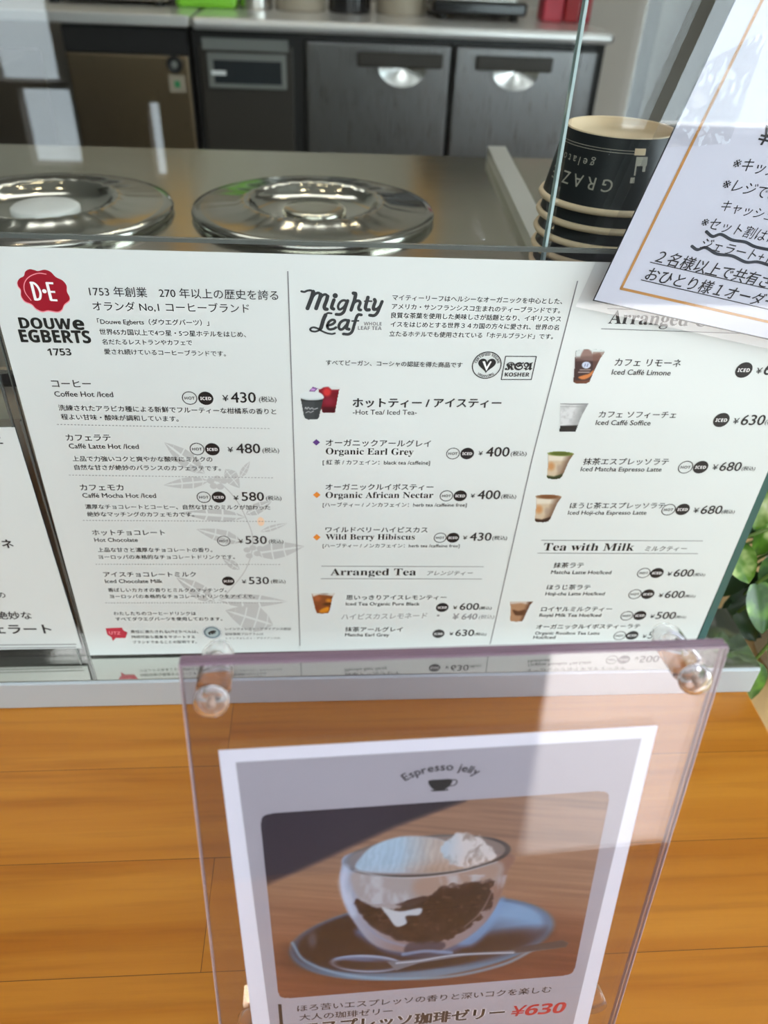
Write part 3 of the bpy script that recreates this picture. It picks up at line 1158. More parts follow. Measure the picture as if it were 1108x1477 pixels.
# -- words: (part, text, x0, y0, x1, y1, options)
T = [
    ('heading', '1753 年創業　270 年以上の歴史を誇る', 130, 427, 401.6, 433, {}),
    ('heading', 'オランダ No,1 コーヒーブランド', 135, 448.5, 360, 452, {}),
    ('description', '「Douwe Egberts（ダウエグバーツ）」', 141.6, 469, 302, 471, {}),
    ('description', '世界65カ国以上で4つ星・5つ星ホテルをはじめ、', 144.4, 482.5, 355, 486.5, {}),
    ('description', '名だたるレストランやカフェで', 148.2, 496.6, 277.5, 498, {}),
    ('description', '愛され続けているコーヒーブランドです。', 151.3, 510.8, 326, 514, {}),
    ('product_name', 'コーヒー', 75.7, 558, 132, 558.4, {}),
    ('product_name', 'Coffee Hot /Iced', 79.5, 571.6, 163.8, 572.4, dict(b=.014)),
    ('description', '洗練されたアラビカ種による新鮮でフルーティーな柑橘系の香りと', 85.4, 592, 398.5, 597.6, {}),
    ('description', '程よい甘味・酸味が調和しています。', 89.2, 605, 258, 608, {}),
    ('product_name', 'カフェラテ', 96.3, 635.6, 160.4, 635.8, {}),
    ('product_name', 'Caffé Latte Hot /Iced', 100.3, 646.4, 200.6, 647.2, dict(b=.014)),
    ('description', '上品で力強いコクと爽やかな酸味にミルクの', 105.6, 665.2, 306.7, 666.2, {}),
    ('description', '自然な甘さが絶妙のバランスのカフェラテです。', 108.4, 677.6, 318.8, 679, {}),
    ('product_name', 'カフェモカ', 116.6, 707, 178.7, 707, {}),
    ('product_name', 'Caffé Mocha Hot /Iced', 119.8, 717.4, 225.4, 717.8, dict(b=.014)),
    ('description', '濃厚なチョコレートとコーヒー、自然な甘さのミルクが加わった', 123.9, 734, 389.9, 735, {}),
    ('description', '絶妙なマッチングのカフェモカです。', 126.7, 744.7, 280.3, 745.2, {}),
    ('product_name', 'ホットチョコレート', 134, 772, 238.4, 772, {}),
    ('product_name', 'Hot Chocolate', 136.9, 781.2, 199, 781.2, dict(b=.014)),
    ('description', '上品な甘さと濃厚なチョコレートの香り。', 142, 796, 306.7, 796.2, {}),
    ('description', 'ヨーロッパの本格的なチョコレートドリンクです。', 143, 806.2, 339, 806.2, {}),
    ('product_name', 'アイスチョコレートミルク', 150.3, 831.8, 283, 831.8, {}),
    ('product_name', 'Iced Chocolate Milk', 152.3, 840.6, 234.8, 840.6, dict(b=.014)),
    ('description', '香ばしいカカオの香りとミルクのマッチング。', 156.4, 853.5, 327, 853.8, {}),
    ('description', 'ヨーロッパの本格的なチョコレートドリンクをアイスで。', 159.2, 862.8, 367.6, 862.6, {}),
    ('description', 'わたしたちのコーヒードリンクは', 164.5, 887, 283, 887, {}),
    ('description', 'すべてダウエグバーツを使用しております。', 167.3, 895.2, 320.9, 895, {}),
    ('fine_print', '責任に満たされるUTZラベルは、', 189, 913, 286, 913, {}),
    ('fine_print', '持続可能な農業をサポートする', 190, 920.5, 281.5, 920.5, {}),
    ('fine_print', 'ブランドであることの証明です。', 192, 928, 284, 927.6, {}),
    ('fine_print', 'レインフォレスト・アライアンス認証', 325, 908.6, 420, 908.6, {}),
    ('fine_print', '認証農園プログラムは', 325, 916, 380, 916, {}),
    ('fine_print', 'レインフォレスト・アライアンスの', 326, 921.8, 404, 921.6, {}),
    ('description', 'マイティーリーフはヘルシーなオーガニックを中心とした、', 566, 433, 810.5, 438.6, {}),
    ('description', 'アメリカ・サンフランシスコ生まれのティーブランドです。', 565.2, 445.8, 807.4, 451.8, {}),
    ('description', '良質な茶葉を使用した美味しさが話題となり、イギリスやス', 564, 458.5, 808.6, 464, {}),
    ('description', 'イスをはじめとする世界３４カ国の方々に愛され、世界の名', 563.3, 471.4, 805.5, 476.2, {}),
    ('description', '立たるホテルでも使用されている「ホテルブランド」です。', 561.4, 485, 797.2, 489.2, {}),
    ('heading', 'すべてビーガン、コーシャの認証を得た商品です', 470.4, 526.6, 666.4, 530.2, dict(b=.02)),
    ('heading', 'ホットティー / アイスティー', 509, 587.4, 722, 587.8, dict(b=.032)),
    ('heading', '-Hot Tea/ Iced Tea-', 509, 597.6, 601, 598, dict(b=.006)),
    ('product_name', 'オーガニックアールグレイ', 470, 643.2, 621, 644.6, {}),
    ('product_name', serif('Organic Earl Grey'), 470, 655, 596.3, 656, {}),
    ('description', '[ 紅 茶 / カフェイン：black tea /caffeine]', 465.6, 671, 620, 671.6, dict(b=.008)),
    ('product_name', 'オーガニックルイボスティー', 469.7, 706.6, 624.7, 706.8, {}),
    ('product_name', serif('Organic African Nectar'), 469.7, 718, 624.7, 718, {}),
    ('description', '[ハーブティー / ノンカフェイン：herb tea /caffeine free]', 465.6, 732, 672.7, 732, dict(b=.008)),
    ('product_name', 'ワイルドベリーハイビスカス', 469.7, 767.6, 616.5, 767.8, {}),
    ('product_name', serif('Wild Berry Hibiscus'), 469.7, 778, 598.3, 778, {}),
    ('description', '[ハーブティー / ノンカフェイン：herb tea /caffeine free]', 465.6, 790.6, 662.5, 790.6, dict(b=.008)),
    ('section_title', serif('Arranged Tea'), 476.6, 829.6, 600, 829.6, dict(k=.92)),
    ('section_title', 'アレンジティー', 615.5, 829.8, 680.6, 829.6, dict(s=.2)),
    ('product_name', '思いっきりアイスレモンティー', 499.6, 865, 643.6, 864.8, {}),
    ('product_name', 'Iced Tea Organic Pure Black', 498.9, 873, 605.2, 873, dict(b=.012)),
    ('product_name', '抹茶アールグレイ', 497.8, 911, 580.5, 911, {}),
    ('product_name', 'Matcha Earl Grey', 497.8, 917.6, 561.3, 917.6, dict(b=.012)),
    ('section_title', serif('Arranged Coffee'), 876.8, 466.4, 1075, 472.6, dict(k=1.)),
    ('product_name', 'カフェ リモーネ', 886, 527.4, 980.8, 529, {}),
    ('product_name', 'Iced Caffé Limone', 882, 540, 966.5, 541.4, dict(b=.012)),
    ('product_name', 'カフェ ソフィーチェ', 862.9, 602.4, 974, 603.2, {}),
    ('product_name', 'Iced Caffé Soffice', 858.9, 612.6, 937.6, 613.4, dict(b=.012)),
    ('product_name', '抹茶エスプレッソラテ', 840.6, 670.4, 963.2, 670.6, {}),
    ('product_name', 'Iced Matcha Espresso Latte', 837.3, 679.4, 953.6, 680, dict(b=.012)),
    ('product_name', 'ほうじ茶エスプレッソラテ', 821.5, 733.4, 958, 733.4, {}),
    ('product_name', 'Iced Hoji-cha Espresso Latte', 819, 742, 931.8, 742, dict(b=.012)),
    ('section_title', serif('Tea with Milk'), 783, 793.8, 913.6, 794.2, dict(k=.92)),
    ('section_title', 'ミルクティー', 929.4, 794.8, 989, 794.8, dict(s=.1)),
    ('product_name', '抹茶ラテ', 797.7, 819, 840.8, 819, {}),
    ('product_name', 'Matcha Latte Hot/Iced', 794.6, 827.6, 881, 828, dict(b=.012)),
    ('product_name', 'ほうじ茶ラテ', 788.3, 850.4, 850.3, 850.4, {}),
    ('product_name', 'Hoji-cha Latte Hot/Iced', 786.5, 858.4, 871.6, 858.4, dict(b=.012)),
    ('product_name', 'ロイヤルミルクティー', 780.2, 881.8, 881.8, 881.6, {}),
    ('product_name', 'Royal Milk Tea Hot/Iced', 777.8, 889.4, 866.4, 889.4, dict(b=.012)),
    ('product_name', 'オーガニックルイボスティーラテ', 773.2, 907.2, 922, 906.2, {}),
    ('product_name', 'Organic Rooibos Tea Latte', 771.5, 915, 864.3, 915.2, dict(b=.012)),
    ('product_name', 'Hot/Iced', 769, 921.2, 800.5, 921.2, dict(b=.012)),
]
for part, s, x0, y0, x1, y1, op in T:
    b_ = op.get('b', .013 if part in ('product_name', 'description') and is_cjk(s) else (.006 if is_cjk(s) else 0))
    mb = MB()
    put(mb, MP, s, (x0, y0), (x1, y1), INK, op.get('k', 1.), b_, op.get('s', 0.))
    mb.build(part, menu)


def badge(c, r, kind):
    mb = MB()
    a, b = MP.pix(c[0] - r, c[1]), MP.pix(c[0] + r, c[1])
    ctr, rad = (a + b) / 2, np.linalg.norm(b - a) / 2
    if kind == 'HOT':
        disc(mb, MP, ctr, rad, INK, H_INK, 40, True, inner=.88)
        put(mb, MP, sbold('HOT'), (ctr[0] - rad * .66, ctr[1] - rad * .23), (ctr[0] + rad * .66, ctr[1] - rad * .23), INK, .95, local=True)
        mb.build('hot_badge', menu)
    else:
        disc(mb, MP, ctr, rad, INK, H_INK, 40, True)
        put(mb, MP, sbold('ICED'), (ctr[0] - rad * .72, ctr[1] - rad * .24), (ctr[0] + rad * .72, ctr[1] - rad * .24), WHITE_INK, 1.0, h=.00022, local=True)
        mb.build('iced_badge', menu)


# hot centre, iced centre, radius, yen (x0,y,x1), number (text,x0,y0,x1), tax (x0,y,x1)
PR = [
    ((273.6, 574), (296.9, 574.4), 11, (321.5, 578.4, 330), ('430', 334, 580.4, 369.4), (374, 581, 399)),
    ((284.3, 647.5), (306.3, 647.9), 10.6, (329, 652, 336.5), ('480', 341.5, 653.4, 375.7), (379, 654, 403)),
    ((294, 717), (315.6, 717), 10.2, (337.3, 721.4, 344.5), ('580', 349.3, 722, 381), (384, 722.4, 406.2)),
    ((322.9, 780), None, 9.6, (344.4, 783.4, 351), ('530', 354.6, 784.2, 385), (388, 784.4, 409)),
    (None, (329.4, 838), 9, (349.3, 841.4, 355.5), ('530', 359.5, 842.2, 388), (391, 842, 412)),
    ((653.5, 654), (674, 654), 9.8, (690, 656.6, 696), ('400', 700.5, 658.2, 733.8), (736.2, 658.6, 759)),
    ((644, 715), (663.8, 715), 9.6, (678.6, 717.8, 684.6), ('400', 688.5, 719.6, 720.7), (722.5, 720, 744)),
    ((635, 775.4), (653.5, 775.4), 9.2, (667.6, 778, 673.4), ('430', 677.2, 779.6, 708), (709.8, 779.6, 731)),
    (None, (638, 876), 9, (653.2, 878.6, 659), ('600', 662.8, 879.4, 690), (691, 879.8, 708.5)),
    (None, (632.6, 913.9), 8.6, (648, 916.2, 653.4), ('630', 656.6, 917, 683), (684, 917.2, 701)),
    (None, (1073, 533.6), 12, (1089.7, 538.8, 1097.5), ('680', 1100.3, 540.4, 1137), (1140, 541, 1166)),
    (None, (1040.6, 605.7), 11.4, (1056.5, 611.2, 1064.5), ('630', 1067.5, 612.8, 1100.7), (1102, 613.2, 1126)),
    ((989, 673.7), (1010.7, 673.7), 10.6, (1026.6, 677.4, 1034.2), ('680', 1036.6, 679, 1067), (1068.8, 679.4, 1088)),
    ((964.4, 735), (984.7, 734.6), 10, (999.4, 739.4, 1006.8), ('680', 1009.6, 741, 1039.3), (1040, 741.4, 1058.5)),
    ((928.7, 826.3), (947.6, 826.3), 9.4, (961.6, 830.4, 968), ('600', 970.7, 831.4, 998.7), (999.6, 831.6, 1016)),
    ((916, 856.8), (934.6, 856.8), 9.2, (949.3, 861.2, 955.5), ('600', 958, 862.2, 985.4), (986.2, 862.4, 1002)),
    ((904.2, 888), (923, 887.6), 9, (937, 891.4, 943), ('500', 945, 892.4, 972.8), (973.6, 892.4, 988.8)),
    ((894, 916.7), (911.9, 916.3), 8.8, (925.9, 920, 931.6), ('500', 933.6, 920.8, 961.6), (962, 921, 977)),
]
for hot, iced, r, yen, num, tax in PR:
    if hot:
        badge(hot, r, 'HOT')
    if iced:
        badge(iced, r, 'ICED')
    mb = MB()
    put(mb, MP, '¥', (yen[0], yen[1]), (yen[2], yen[1]), INK, .9, .012)
    put(mb, MP, num[0], (num[1], num[2]), (num[3], num[2]), INK, 1., .014)
    put(mb, MP, '(税込)', (tax[0], tax[1]), (tax[2], tax[1]), INK, 1., .010)
    mb.build('price', menu)

# -- rules
for pts in ([(415.2, 391), (422.4, 600), (432.8, 931)], [(833.2, 405), (768, 660), (707, 929)]):
    mb = MB()
    stroke(mb, MP, pts, 1.5, LINE, n=1, caps=False)
    mb.build('column_rule', menu)
for (x0, y0, x1, y1) in [(82.3, 612, 391, 618), (99.5, 685, 396, 689), (119.8, 750.3, 400, 752), (138, 813.6, 406, 814), (152, 869.4, 408, 869)]:
    mb = MB()
    n = 62
    for i in range(n):
        a, b = i / n, (i + .55) / n
        stroke(mb, MP, [(x0 + (x1 - x0) * a, y0 + (y1 - y0) * a), (x0 + (x1 - x0) * b, y0 + (y1 - y0) * b)], .9, LINE, caps=False)
    mb.build('dashed_rule', menu)
for p in ([(463.6, 816.4), (697.8, 817.2)], [(462.9, 834.4), (695.4, 834.9)], [(876.2, 445), (1100, 452.4)], [(867.2, 474), (1090, 481.5)], [(780.6, 779), (1014, 780)], [(775.3, 797.6), (1007, 798.3)]):
    mb = MB()
    stroke(mb, MP, p, 1.1, LINE, caps=False)
    mb.build('title_rule', menu)
for (c, m_) in [((456.4, 637.8), PURPLE), ((457, 713.6), ORANGE), ((457, 774.7), ORANGE)]:
    mb = MB()
    r = 5.4
    poly(mb, MP, [(c[0] - r, c[1]), (c[0], c[1] + r * .85), (c[0] + r, c[1]), (c[0], c[1] - r * .85)], m_)
    mb.build('diamond_mark', menu)

# -- handwriting
mb = MB()
put(mb, MP, 'ハイビスカスレモネード', (492, 893.5), (615, 891.5), HANDINK, 1.15, .004, .12)
put(mb, MP, '・', (630, 889), (634, 889), HANDINK)
put(mb, MP, '¥ 640', (652, 893.5), (687, 893), HANDINK, 1.1, .02, .1)
put(mb, MP, '(税込)', (690, 893.5), (712, 893), HANDINK, 1.0, .004, .1)
mb.build('handwriting', menu)

# -- vegan mark
ZV = lambda x, y: (670 + x / 9.635, 500 + y / 9.635)
mb = MB()
ca_, cb_ = MP.pix(*ZV(104, 262)), MP.pix(*ZV(516, 252))
vc, vr = (ca_ + cb_) / 2, np.linalg.norm(cb_ - ca_) / 2
disc(mb, MP, vc, vr, INK, H_INK, 48, True, inner=.93)
hp = []
for i in range(40):
    a = 2 * math.pi * i / 40
    x, y = 16 * math.sin(a) ** 3, 13 * math.cos(a) - 5 * math.cos(2 * a) - 2 * math.cos(3 * a) - math.cos(4 * a)
    hp.append((vc[0] + x / 16 * vr * .60, vc[1] + (y + 1) / 16 * vr * .60))
poly(mb, MP, hp, INK, H_INK, True)
poly(mb, MP, [(vc[0] - vr * .32, vc[1] + vr * .28), (vc[0] - vr * .16, vc[1] + vr * .30), (vc[0], vc[1] - vr * .12), (vc[0] + vr * .20, vc[1] + vr * .30),
              (vc[0] + vr * .30, vc[1] + vr * .28), (vc[0] + vr * .02, vc[1] - vr * .42)], WHITE_INK, .00022, True)
arc_text(mb, MP, sbold('CERTIFIED VEGAN'), vc, vr * .71, math.radians(168), math.radians(12), INK, vr * .26)
arc_text(mb, MP, sbold('VEGAN.ORG'), vc, vr * .88, math.radians(228), math.radians(312), INK, vr * .24, True)
mb.build('vegan_mark', menu)
mb = MB()
kc = [(571, 133), (1000, 135), (928, 456), (512, 454)]
for i in range(4):
    stroke(mb, MP, [ZV(*kc[i]), ZV(*kc[(i + 1) % 4])], 1.3, INK)
put(mb, MP, frak('KSA'), ZV(562, 318), ZV(935, 322), INK, .95, .035)
put(mb, MP, sbold('KOSHER'), ZV(558, 412), ZV(898, 414), INK, .95, .012)
mb.build('kosher_mark', menu)
# -- certification marks at the bottom
mb = MB()
poly(mb, MP, [(152.5, 906), (176, 905), (178, 909), (184, 912), (181, 920), (167, 920), (163, 924.5), (161, 919), (155, 915)], TAGRED)
put(mb, MP, sbold('UTZ'), (157.5, 914.5), (174, 915.2), PINK, 1.0, h=.00022)
mb.build('certification_tag', menu)
mb = MB()
a, b = MP.pix(292, 912), MP.pix(320, 912)
fc, fr_ = (a + b) / 2, np.linalg.norm(b - a) / 2
disc(mb, MP, fc, fr_, SEALGREY, H_INK, 36, True)
disc(mb, MP, fc, fr_ * .96, WHITE_INK, .0002, 36, True, inner=.93)
disc(mb, MP, fc, fr_ * .66, mat('seal_pale', rgb(166, 184, 186), .5), .0002, 32, True)
for pts in ([(-.35, -.1), (-.1, .15), (.25, .25), (.4, .1)], [(-.1, .1), (.05, -.25)], [(.1, .1), (.3, -.15)], [(-.35, -.1), (-.2, -.3)]):
    Q = [fc + np.array(p) * fr_ for p in pts]
    for i in range(len(Q) - 1):
        d = nrm(Q[i + 1] - Q[i])
        q = np.array([-d[1], d[0]]) * fr_ * .10
        mb.add([MP.w(*(Q[i] - q), .00025), MP.w(*(Q[i + 1] - q), .00025), MP.w(*(Q[i + 1] + q), .00025), MP.w(*(Q[i] + q), .00025)], [[0, 1, 2, 3]], INK)
mb.build('frog_seal', menu)


# -- drink pictures
def drink(corner, zoom, draw, nx=48, ny=56, name='drink_picture'):
    (ox, oy, s) = zoom
    x0, y0, x1, y1 = corner

    def fn(px, py, u, v):
        c = Canvas((px - ox) * s, (py - oy) * s, (228, 230, 228))
        draw(c)
        return c.c, c.a
    painted(name, menu, MP, [(ox + x0 / s, oy + y0 / s), (ox + x1 / s, oy + y0 / s), (ox + x1 / s, oy + y1 / s), (ox + x0 / s, oy + y1 / s)], nx, ny, fn)


def d_hot_iced(c):
    X, Y = c.X, c.Y
    rb = [(500, 230), (960, 230), (870, 730), (830, 750), (620, 750), (580, 720)]
    m = pmask(X, Y, rb, 14)
    c.over(m, (110, 8, 26)).show(m)
    c.over(emask(X, Y, (745, 215), 265, 55, 0, 20), (206, 212, 210))
    c.show(emask(X, Y, (745, 215), 265, 55, 0, 20) * (Y < 240))
    c.over(pmask(X, Y, [(520, 260), (620, 200), (720, 190), (790, 250), (960, 250), (940, 300), (560, 300)], 25), (128, 16, 34))
    c.over(emask(X, Y, (690, 300), 85, 90, 0, 60), (200, 50, 50))
    c.over(emask(X, Y, (720, 500), 120, 90, 0, 100), (140, 40, 60), .7)
    c.over(pmask(X, Y, [(590, 620), (890, 620), (860, 740), (610, 740)], 50), (60, 4, 18), .8)
    cup = [(120, 420), (610, 440), (530, 830), (500, 880), (300, 895), (215, 860), (190, 800)]
    m = pmask(X, Y, cup, 14)
    c.over(m, (62, 68, 70)).show(m)
    c.over(m * (X > 430), (48, 54, 56), .6)
    c.over(pmask(X, Y, [(120, 440), (600, 460), (595, 500), (140, 500)], 16), (40, 46, 48))
    c.over(lmask(X, Y, [(225, 655), (235, 625), (265, 660), (290, 625), (330, 660), (370, 640), (410, 665), (490, 645)], 18, 10), (178, 182, 184))
    c.over(lmask(X, Y, [(240, 740), (300, 715), (340, 735), (400, 705)], 16, 10), (170, 174, 176))
    m = pmask(X, Y, spoly([(100, 400), (150, 320), (300, 285), (480, 290), (590, 350), (620, 430), (500, 465), (300, 470), (150, 440)]), 16)
    c.over(m, (212, 220, 220)).show(m)
    c.over(pmask(X, Y, spoly([(130, 420), (350, 440), (600, 420), (500, 462), (250, 462)]), 30), (186, 196, 198), .7)
    m = pmask(X, Y, [(390, 178), (500, 222), (430, 292), (300, 285)], 12)
    c.over(m, (120, 84, 140)).show(m)
    c.over(pmask(X, Y, [(370, 220), (450, 235), (420, 270), (340, 265)], 16), (196, 150, 214))


drink((60, 120, 1040, 920), (425, 545, 14.773), d_hot_iced, 70, 62)


def d_limone(c):
    X, Y = c.X, c.Y
    b = [(145, 170), (570, 170), (500, 270), (400, 480), (350, 600), (290, 625), (170, 625), (115, 600), (130, 420)]
    m = pmask(X, Y, b, 12)
    c.show(m)
    c.over(m, (56, 32, 30))
    c.over(pmask(X, Y, [(145, 140), (575, 140), (515, 265), (155, 265)], 16), (206, 214, 212))
    c.show(emask(X, Y, (355, 170), 215, 42, 0, 10))
    c.over(pmask(X, Y, spoly([(220, 250), (260, 150), (310, 120), (370, 160), (400, 200), (500, 190), (500, 280), (300, 290)]), 20), (140, 112, 104))
    c.over(pmask(X, Y, [(160, 240), (515, 220), (480, 300), (150, 300)], 30), (110, 84, 78), .8)
    c.over(m * (X > 400), (112, 72, 56), .5)
    c.over(pmask(X, Y, spoly([(190, 530), (270, 500), (340, 480), (405, 430), (380, 500), (310, 550), (240, 560)]), 16), (200, 120, 60))
    c.over(pmask(X, Y, [(115, 580), (360, 570), (340, 620), (150, 625)], 30), (120, 66, 40), .8)
    c.over(emask(X, Y, (302, 358), 62, 48, 0, 8), (196, 206, 226))
    c.over(lmask(X, Y, [(280, 375), (290, 345)], 14, 6), (110, 120, 150))
    c.over(lmask(X, Y, [(315, 375), (325, 345)], 14, 6), (110, 120, 150))
    c.over(lmask(X, Y, [(215, 425), (360, 425)], 14, 8), (150, 140, 136))
    c.over(lmask(X, Y, [(195, 460), (345, 460)], 16, 8), (160, 150, 146))
    c.over(lmask(X, Y, [(140, 175), (200, 140), (350, 126), (500, 138), (572, 168)], 7, 5), (130, 150, 146))


drink((90, 90, 600, 650), (815, 490, 9.84), d_limone, 52, 56)


def d_soffice(c):
    X, Y = c.X, c.Y
    b = [(205, 486), (330, 486), (300, 540), (272, 610), (200, 612), (203, 585)]
    m = pmask(X, Y, b, 4)
    c.show(m)
    c.over(m, (206, 208, 208))
    c.over(m * np.clip((X - 255 - (540 - Y) * .35) / 50, 0, 1), (128, 130, 130))
    c.over(m * np.clip(noise2(X, Y, 14, 14, 5) + .1, 0, .6), (170, 172, 172))
    c.over(pmask(X, Y, [(196, 584), (285, 582), (272, 616), (196, 616)], 4), (20, 18, 18))
    c.over(lmask(X, Y, [(205, 487), (260, 490), (330, 487)], 5, 3), (120, 122, 122))
    c.over(lmask(X, Y, [(205, 500), (315, 502)], 3, 3), (150, 152, 152))


drink((192, 478, 338, 618), (740, 420, 3.011), d_soffice, 46, 50)


def d_matcha(c, top=(78, 92, 22), bot=(44, 54, 20), dx=0, dy=0, rim=(130, 146, 70)):
    X, Y = c.X - dx, c.Y - dy
    b = [(370, 165), (840, 175), (760, 290), (640, 560), (590, 620), (500, 635), (390, 625), (350, 590), (370, 400)]
    m = pmask(X, Y, b, 16)
    c.over(m, (196, 178, 152))
    c.over(pmask(X, Y, [(380, 205), (790, 205), (740, 300), (385, 300)], 40), (216, 208, 190))
    c.over(m * np.clip((X - 560 - (400 - Y) * .45) / 140, 0, 1), (116, 90, 72))
    c.over(emask(X, Y, (430, 400), 60, 70, 0, 60), (190, 134, 82), .9)
    c.over(emask(X, Y, (570, 430), 40, 60, 0, 40), (160, 140, 124), .7)
    c.over(pmask(X, Y, [(345, 560), (480, 580), (640, 530), (600, 640), (345, 640)], 30), bot)
    m2 = emask(X, Y, (600, 172), 235, 44, .02, 22)
    c.over(m2, rim)
    c.over(emask(X, Y, (600, 175), 190, 34, .02, 22), top)
    c.show(np.maximum(m, m2))


drink((330, 110, 860, 650), (760, 640, 12.31), d_matcha, 46, 50)
drink((120, 900, 640, 1420), (760, 640, 12.31), lambda c: d_matcha(c, (112, 70, 36), (50, 30, 20), -215, 765, (160, 130, 104)), 46, 50)


def d_icetea(c):
    X, Y = c.X, c.Y
    b = [(165, 190), (800, 190), (740, 300), (670, 640), (620, 730), (450, 745), (310, 725), (270, 620)]
    m = pmask(X, Y, b, 30)
    c.show(m)
    c.over(m, (128, 70, 32))
    c.over(pmask(X, Y, [(160, 170), (810, 170), (760, 270), (520, 240), (380, 230), (220, 290)], 40), (206, 204, 198))
    c.over(emask(X, Y, (520, 190), 90, 40, 0, 40), (160, 150, 140))
    c.over(emask(X, Y, (330, 330), 90, 70, 0, 80), (176, 96, 56), .8)
    c.over(emask(X, Y, (640, 390), 80, 50, .1, 50), (200, 126, 36))
    c.over(emask(X, Y, (600, 480), 110, 36, -.1, 40), (84, 44, 10))
    c.over(pmask(X, Y, spoly([(370, 660), (500, 590), (620, 560), (640, 640), (560, 710), (420, 710)]), 40), (208, 130, 24))
    c.over(emask(X, Y, (340, 600), 60, 80, 0, 70), (130, 54, 20), .8)


drink((130, 130, 830, 770), (440, 845, 18.46), d_icetea, 44, 44)


def d_royal(c):
    X, Y = c.X, c.Y
    b = [(185, 220), (830, 220), (740, 320), (560, 700), (520, 760), (380, 775), (230, 765), (195, 720), (210, 400)]
    m = pmask(X, Y, b, 30)
    c.show(m)
    c.over(m, (168, 128, 96))
    c.over(pmask(X, Y, [(180, 200), (850, 200), (740, 330), (500, 270), (220, 300)], 40), (198, 186, 174))
    c.over(m * np.clip((X - 520 - (500 - Y) * .4) / 120, 0, 1), (96, 64, 46))
    c.over(pmask(X, Y, spoly([(270, 450), (420, 480), (600, 450), (560, 580), (400, 600), (320, 570)]), 50), (92, 58, 34))


drink((150, 170, 860, 800), (725, 855, 18.46), d_royal, 44, 44)

# ================================================================== the left menu sheet
LP = Plane((0, .384, 0), (1, 0, 0), (0, 0, 1))
t = thing('menu_sheet', (-.26, .387, .0272), 'second menu sheet cut off at the left edge, few bold dark words', 'menu')
L = [LP.pix(118, 935), LP.pix(20, 617)]
xe = L[0][0]
z0, z1 = L[0][1], L[1][1]
mb = MB()
slab(mb, LP, [(xe - .148, z0), (xe, z0), (xe - .0012, z1), (xe - .149, z1 + .001)], -.0006, 0, PAPER)
mb.build('paper', t)
mb = MB()
slab(mb, LP, [(xe - .155, .0275), (xe + .004, .0275), (xe + .003, z1 + .004), (xe - .155, z1 + .005)], -.0030, -.0014, ACRYL)
o = mb.build('clear_sleeve', t)
mb = MB()
slab(mb, LP, [(xe + .0034, .0275), (xe + .0044, .0275), (xe + .0034, z1 + .004), (xe + .0024, z1 + .004)], -.0032, -.0008, SLEEVE_EDGE)
mb.build('sleeve_edge', o)
mb = MB()
for s, x0, y0, x1, y1, b_ in [('コーヒーニ', -88, 641, 5, 641, .02), ('カプチーネ', -70, 790, 20.5, 790, .03), ('コーヒーの', -58, 862, 9, 862, .014), ('深い味わい絶妙な', -92, 893, 47, 893, .018), ('バニラジェラート', -100, 914, 75.5, 913.4, .03)]:
    mb = MB()
    put(mb, LP, s, (x0, y0), (x1, y1), INK, 1., b_)
    mb.build('bold_words', t)
for y in (929.6, 934):
    mb = MB()
    stroke(mb, LP, [(-150, y + 2), (110, y - .6)], 1.6, INK_G, caps=False)
    mb.build('bottom_rule', t)

# ================================================================== laminated notice at the right
NP = Plane((0, .3760, 0), (1, 0, 0), (0, -.004, 1))
bl, dl, db = NP.pix(856, 433), NP.pix(1060, 0), NP.pix(1108, 489)
eu, ev = (db - bl) / np.linalg.norm(db - bl), (dl - bl) / np.linalg.norm(dl - bl)
NC = lambda a, b: bl + eu * a + ev * b
WN, HN = .210, .297
t = thing('laminated_notice', (.24, .376, .30), 'tilted laminated notice with a gold inner frame, overlapping the menu at top right', 'notice')
mb = MB()
slab(mb, NP, [NC(0, 0), NC(WN, 0), NC(WN, HN), NC(0, HN)], -.0006, 0, PAPER_B)
mb.build('paper', t)
mb = MB()
slab(mb, NP, [NC(-.008, -.005), NC(WN + .008, -.005), NC(WN + .008, HN + .008), NC(-.008, HN + .008)], .0006, .0010, FILM)
mb.build('laminate_film', t)


def nstroke(mb, pts, w, material, h=H_INK):
    for i in range(len(pts) - 1):
        a, b = NC(*pts[i]), NC(*pts[i + 1])
        d = nrm(b - a)
        q = np.array([-d[1], d[0]]) * w / 2
        a, b = a - d * w * .3, b + d * w * .3
        mb.add([NP.w(*(a - q), h), NP.w(*(b - q), h), NP.w(*(b + q), h), NP.w(*(a + q), h)], [[0, 1, 2, 3]], material)


mb = MB()
nstroke(mb, [(0, 0), (WN, 0), (WN, HN), (0, HN), (0, 0)], .0007, INK)
mb.build('black_border', t)
mb = MB()
g0 = NP.pix(896, 416) - bl
ga, gb = np.linalg.solve(np.stack([eu, ev], 1), g0)
nstroke(mb, [(ga, gb), (WN - ga, gb), (WN - ga, HN - gb), (ga, HN - gb), (ga, gb)], .0014, GOLD)
mb.build('gold_frame', t)
mb = MB()
for s, x0, y0, x1, y1, b_ in [
        ('¥1', 1089, 207, 1116, 213, .006), ('※キッズ', 1053.8, 243, 1118, 256.5, 0), ('※レジでお支払い', 1038.6, 273, 1172, 303, 0), ('キャッシュレス', 1036.9, 303.5, 1142, 327, 0),
        ('※セット割は1回', 1008, 327, 1124, 354.5, 0), ('ジェラート+ドリンク', 1008, 357.5, 1160, 392.5, .004), ('２名様以上で共有される場合', 943, 378.5, 1178, 433, .010), ('おひとり様１オーダー制', 928, 403, 1131, 450, .010)]:
    put(mb, NP, s, (x0, y0), (x1, y1), INK, 1.0, b_, .16)
mb.build('lettering', t)
mb = MB()
for p in ([(938, 378), (1108, 416.5), (1180, 433)], [(925, 403.5), (1108, 446), (1140, 453.5)]):
    stroke(mb, NP, p, 1.2, INK, n=1)
mb.build('text_underline', t)
mb = MB()
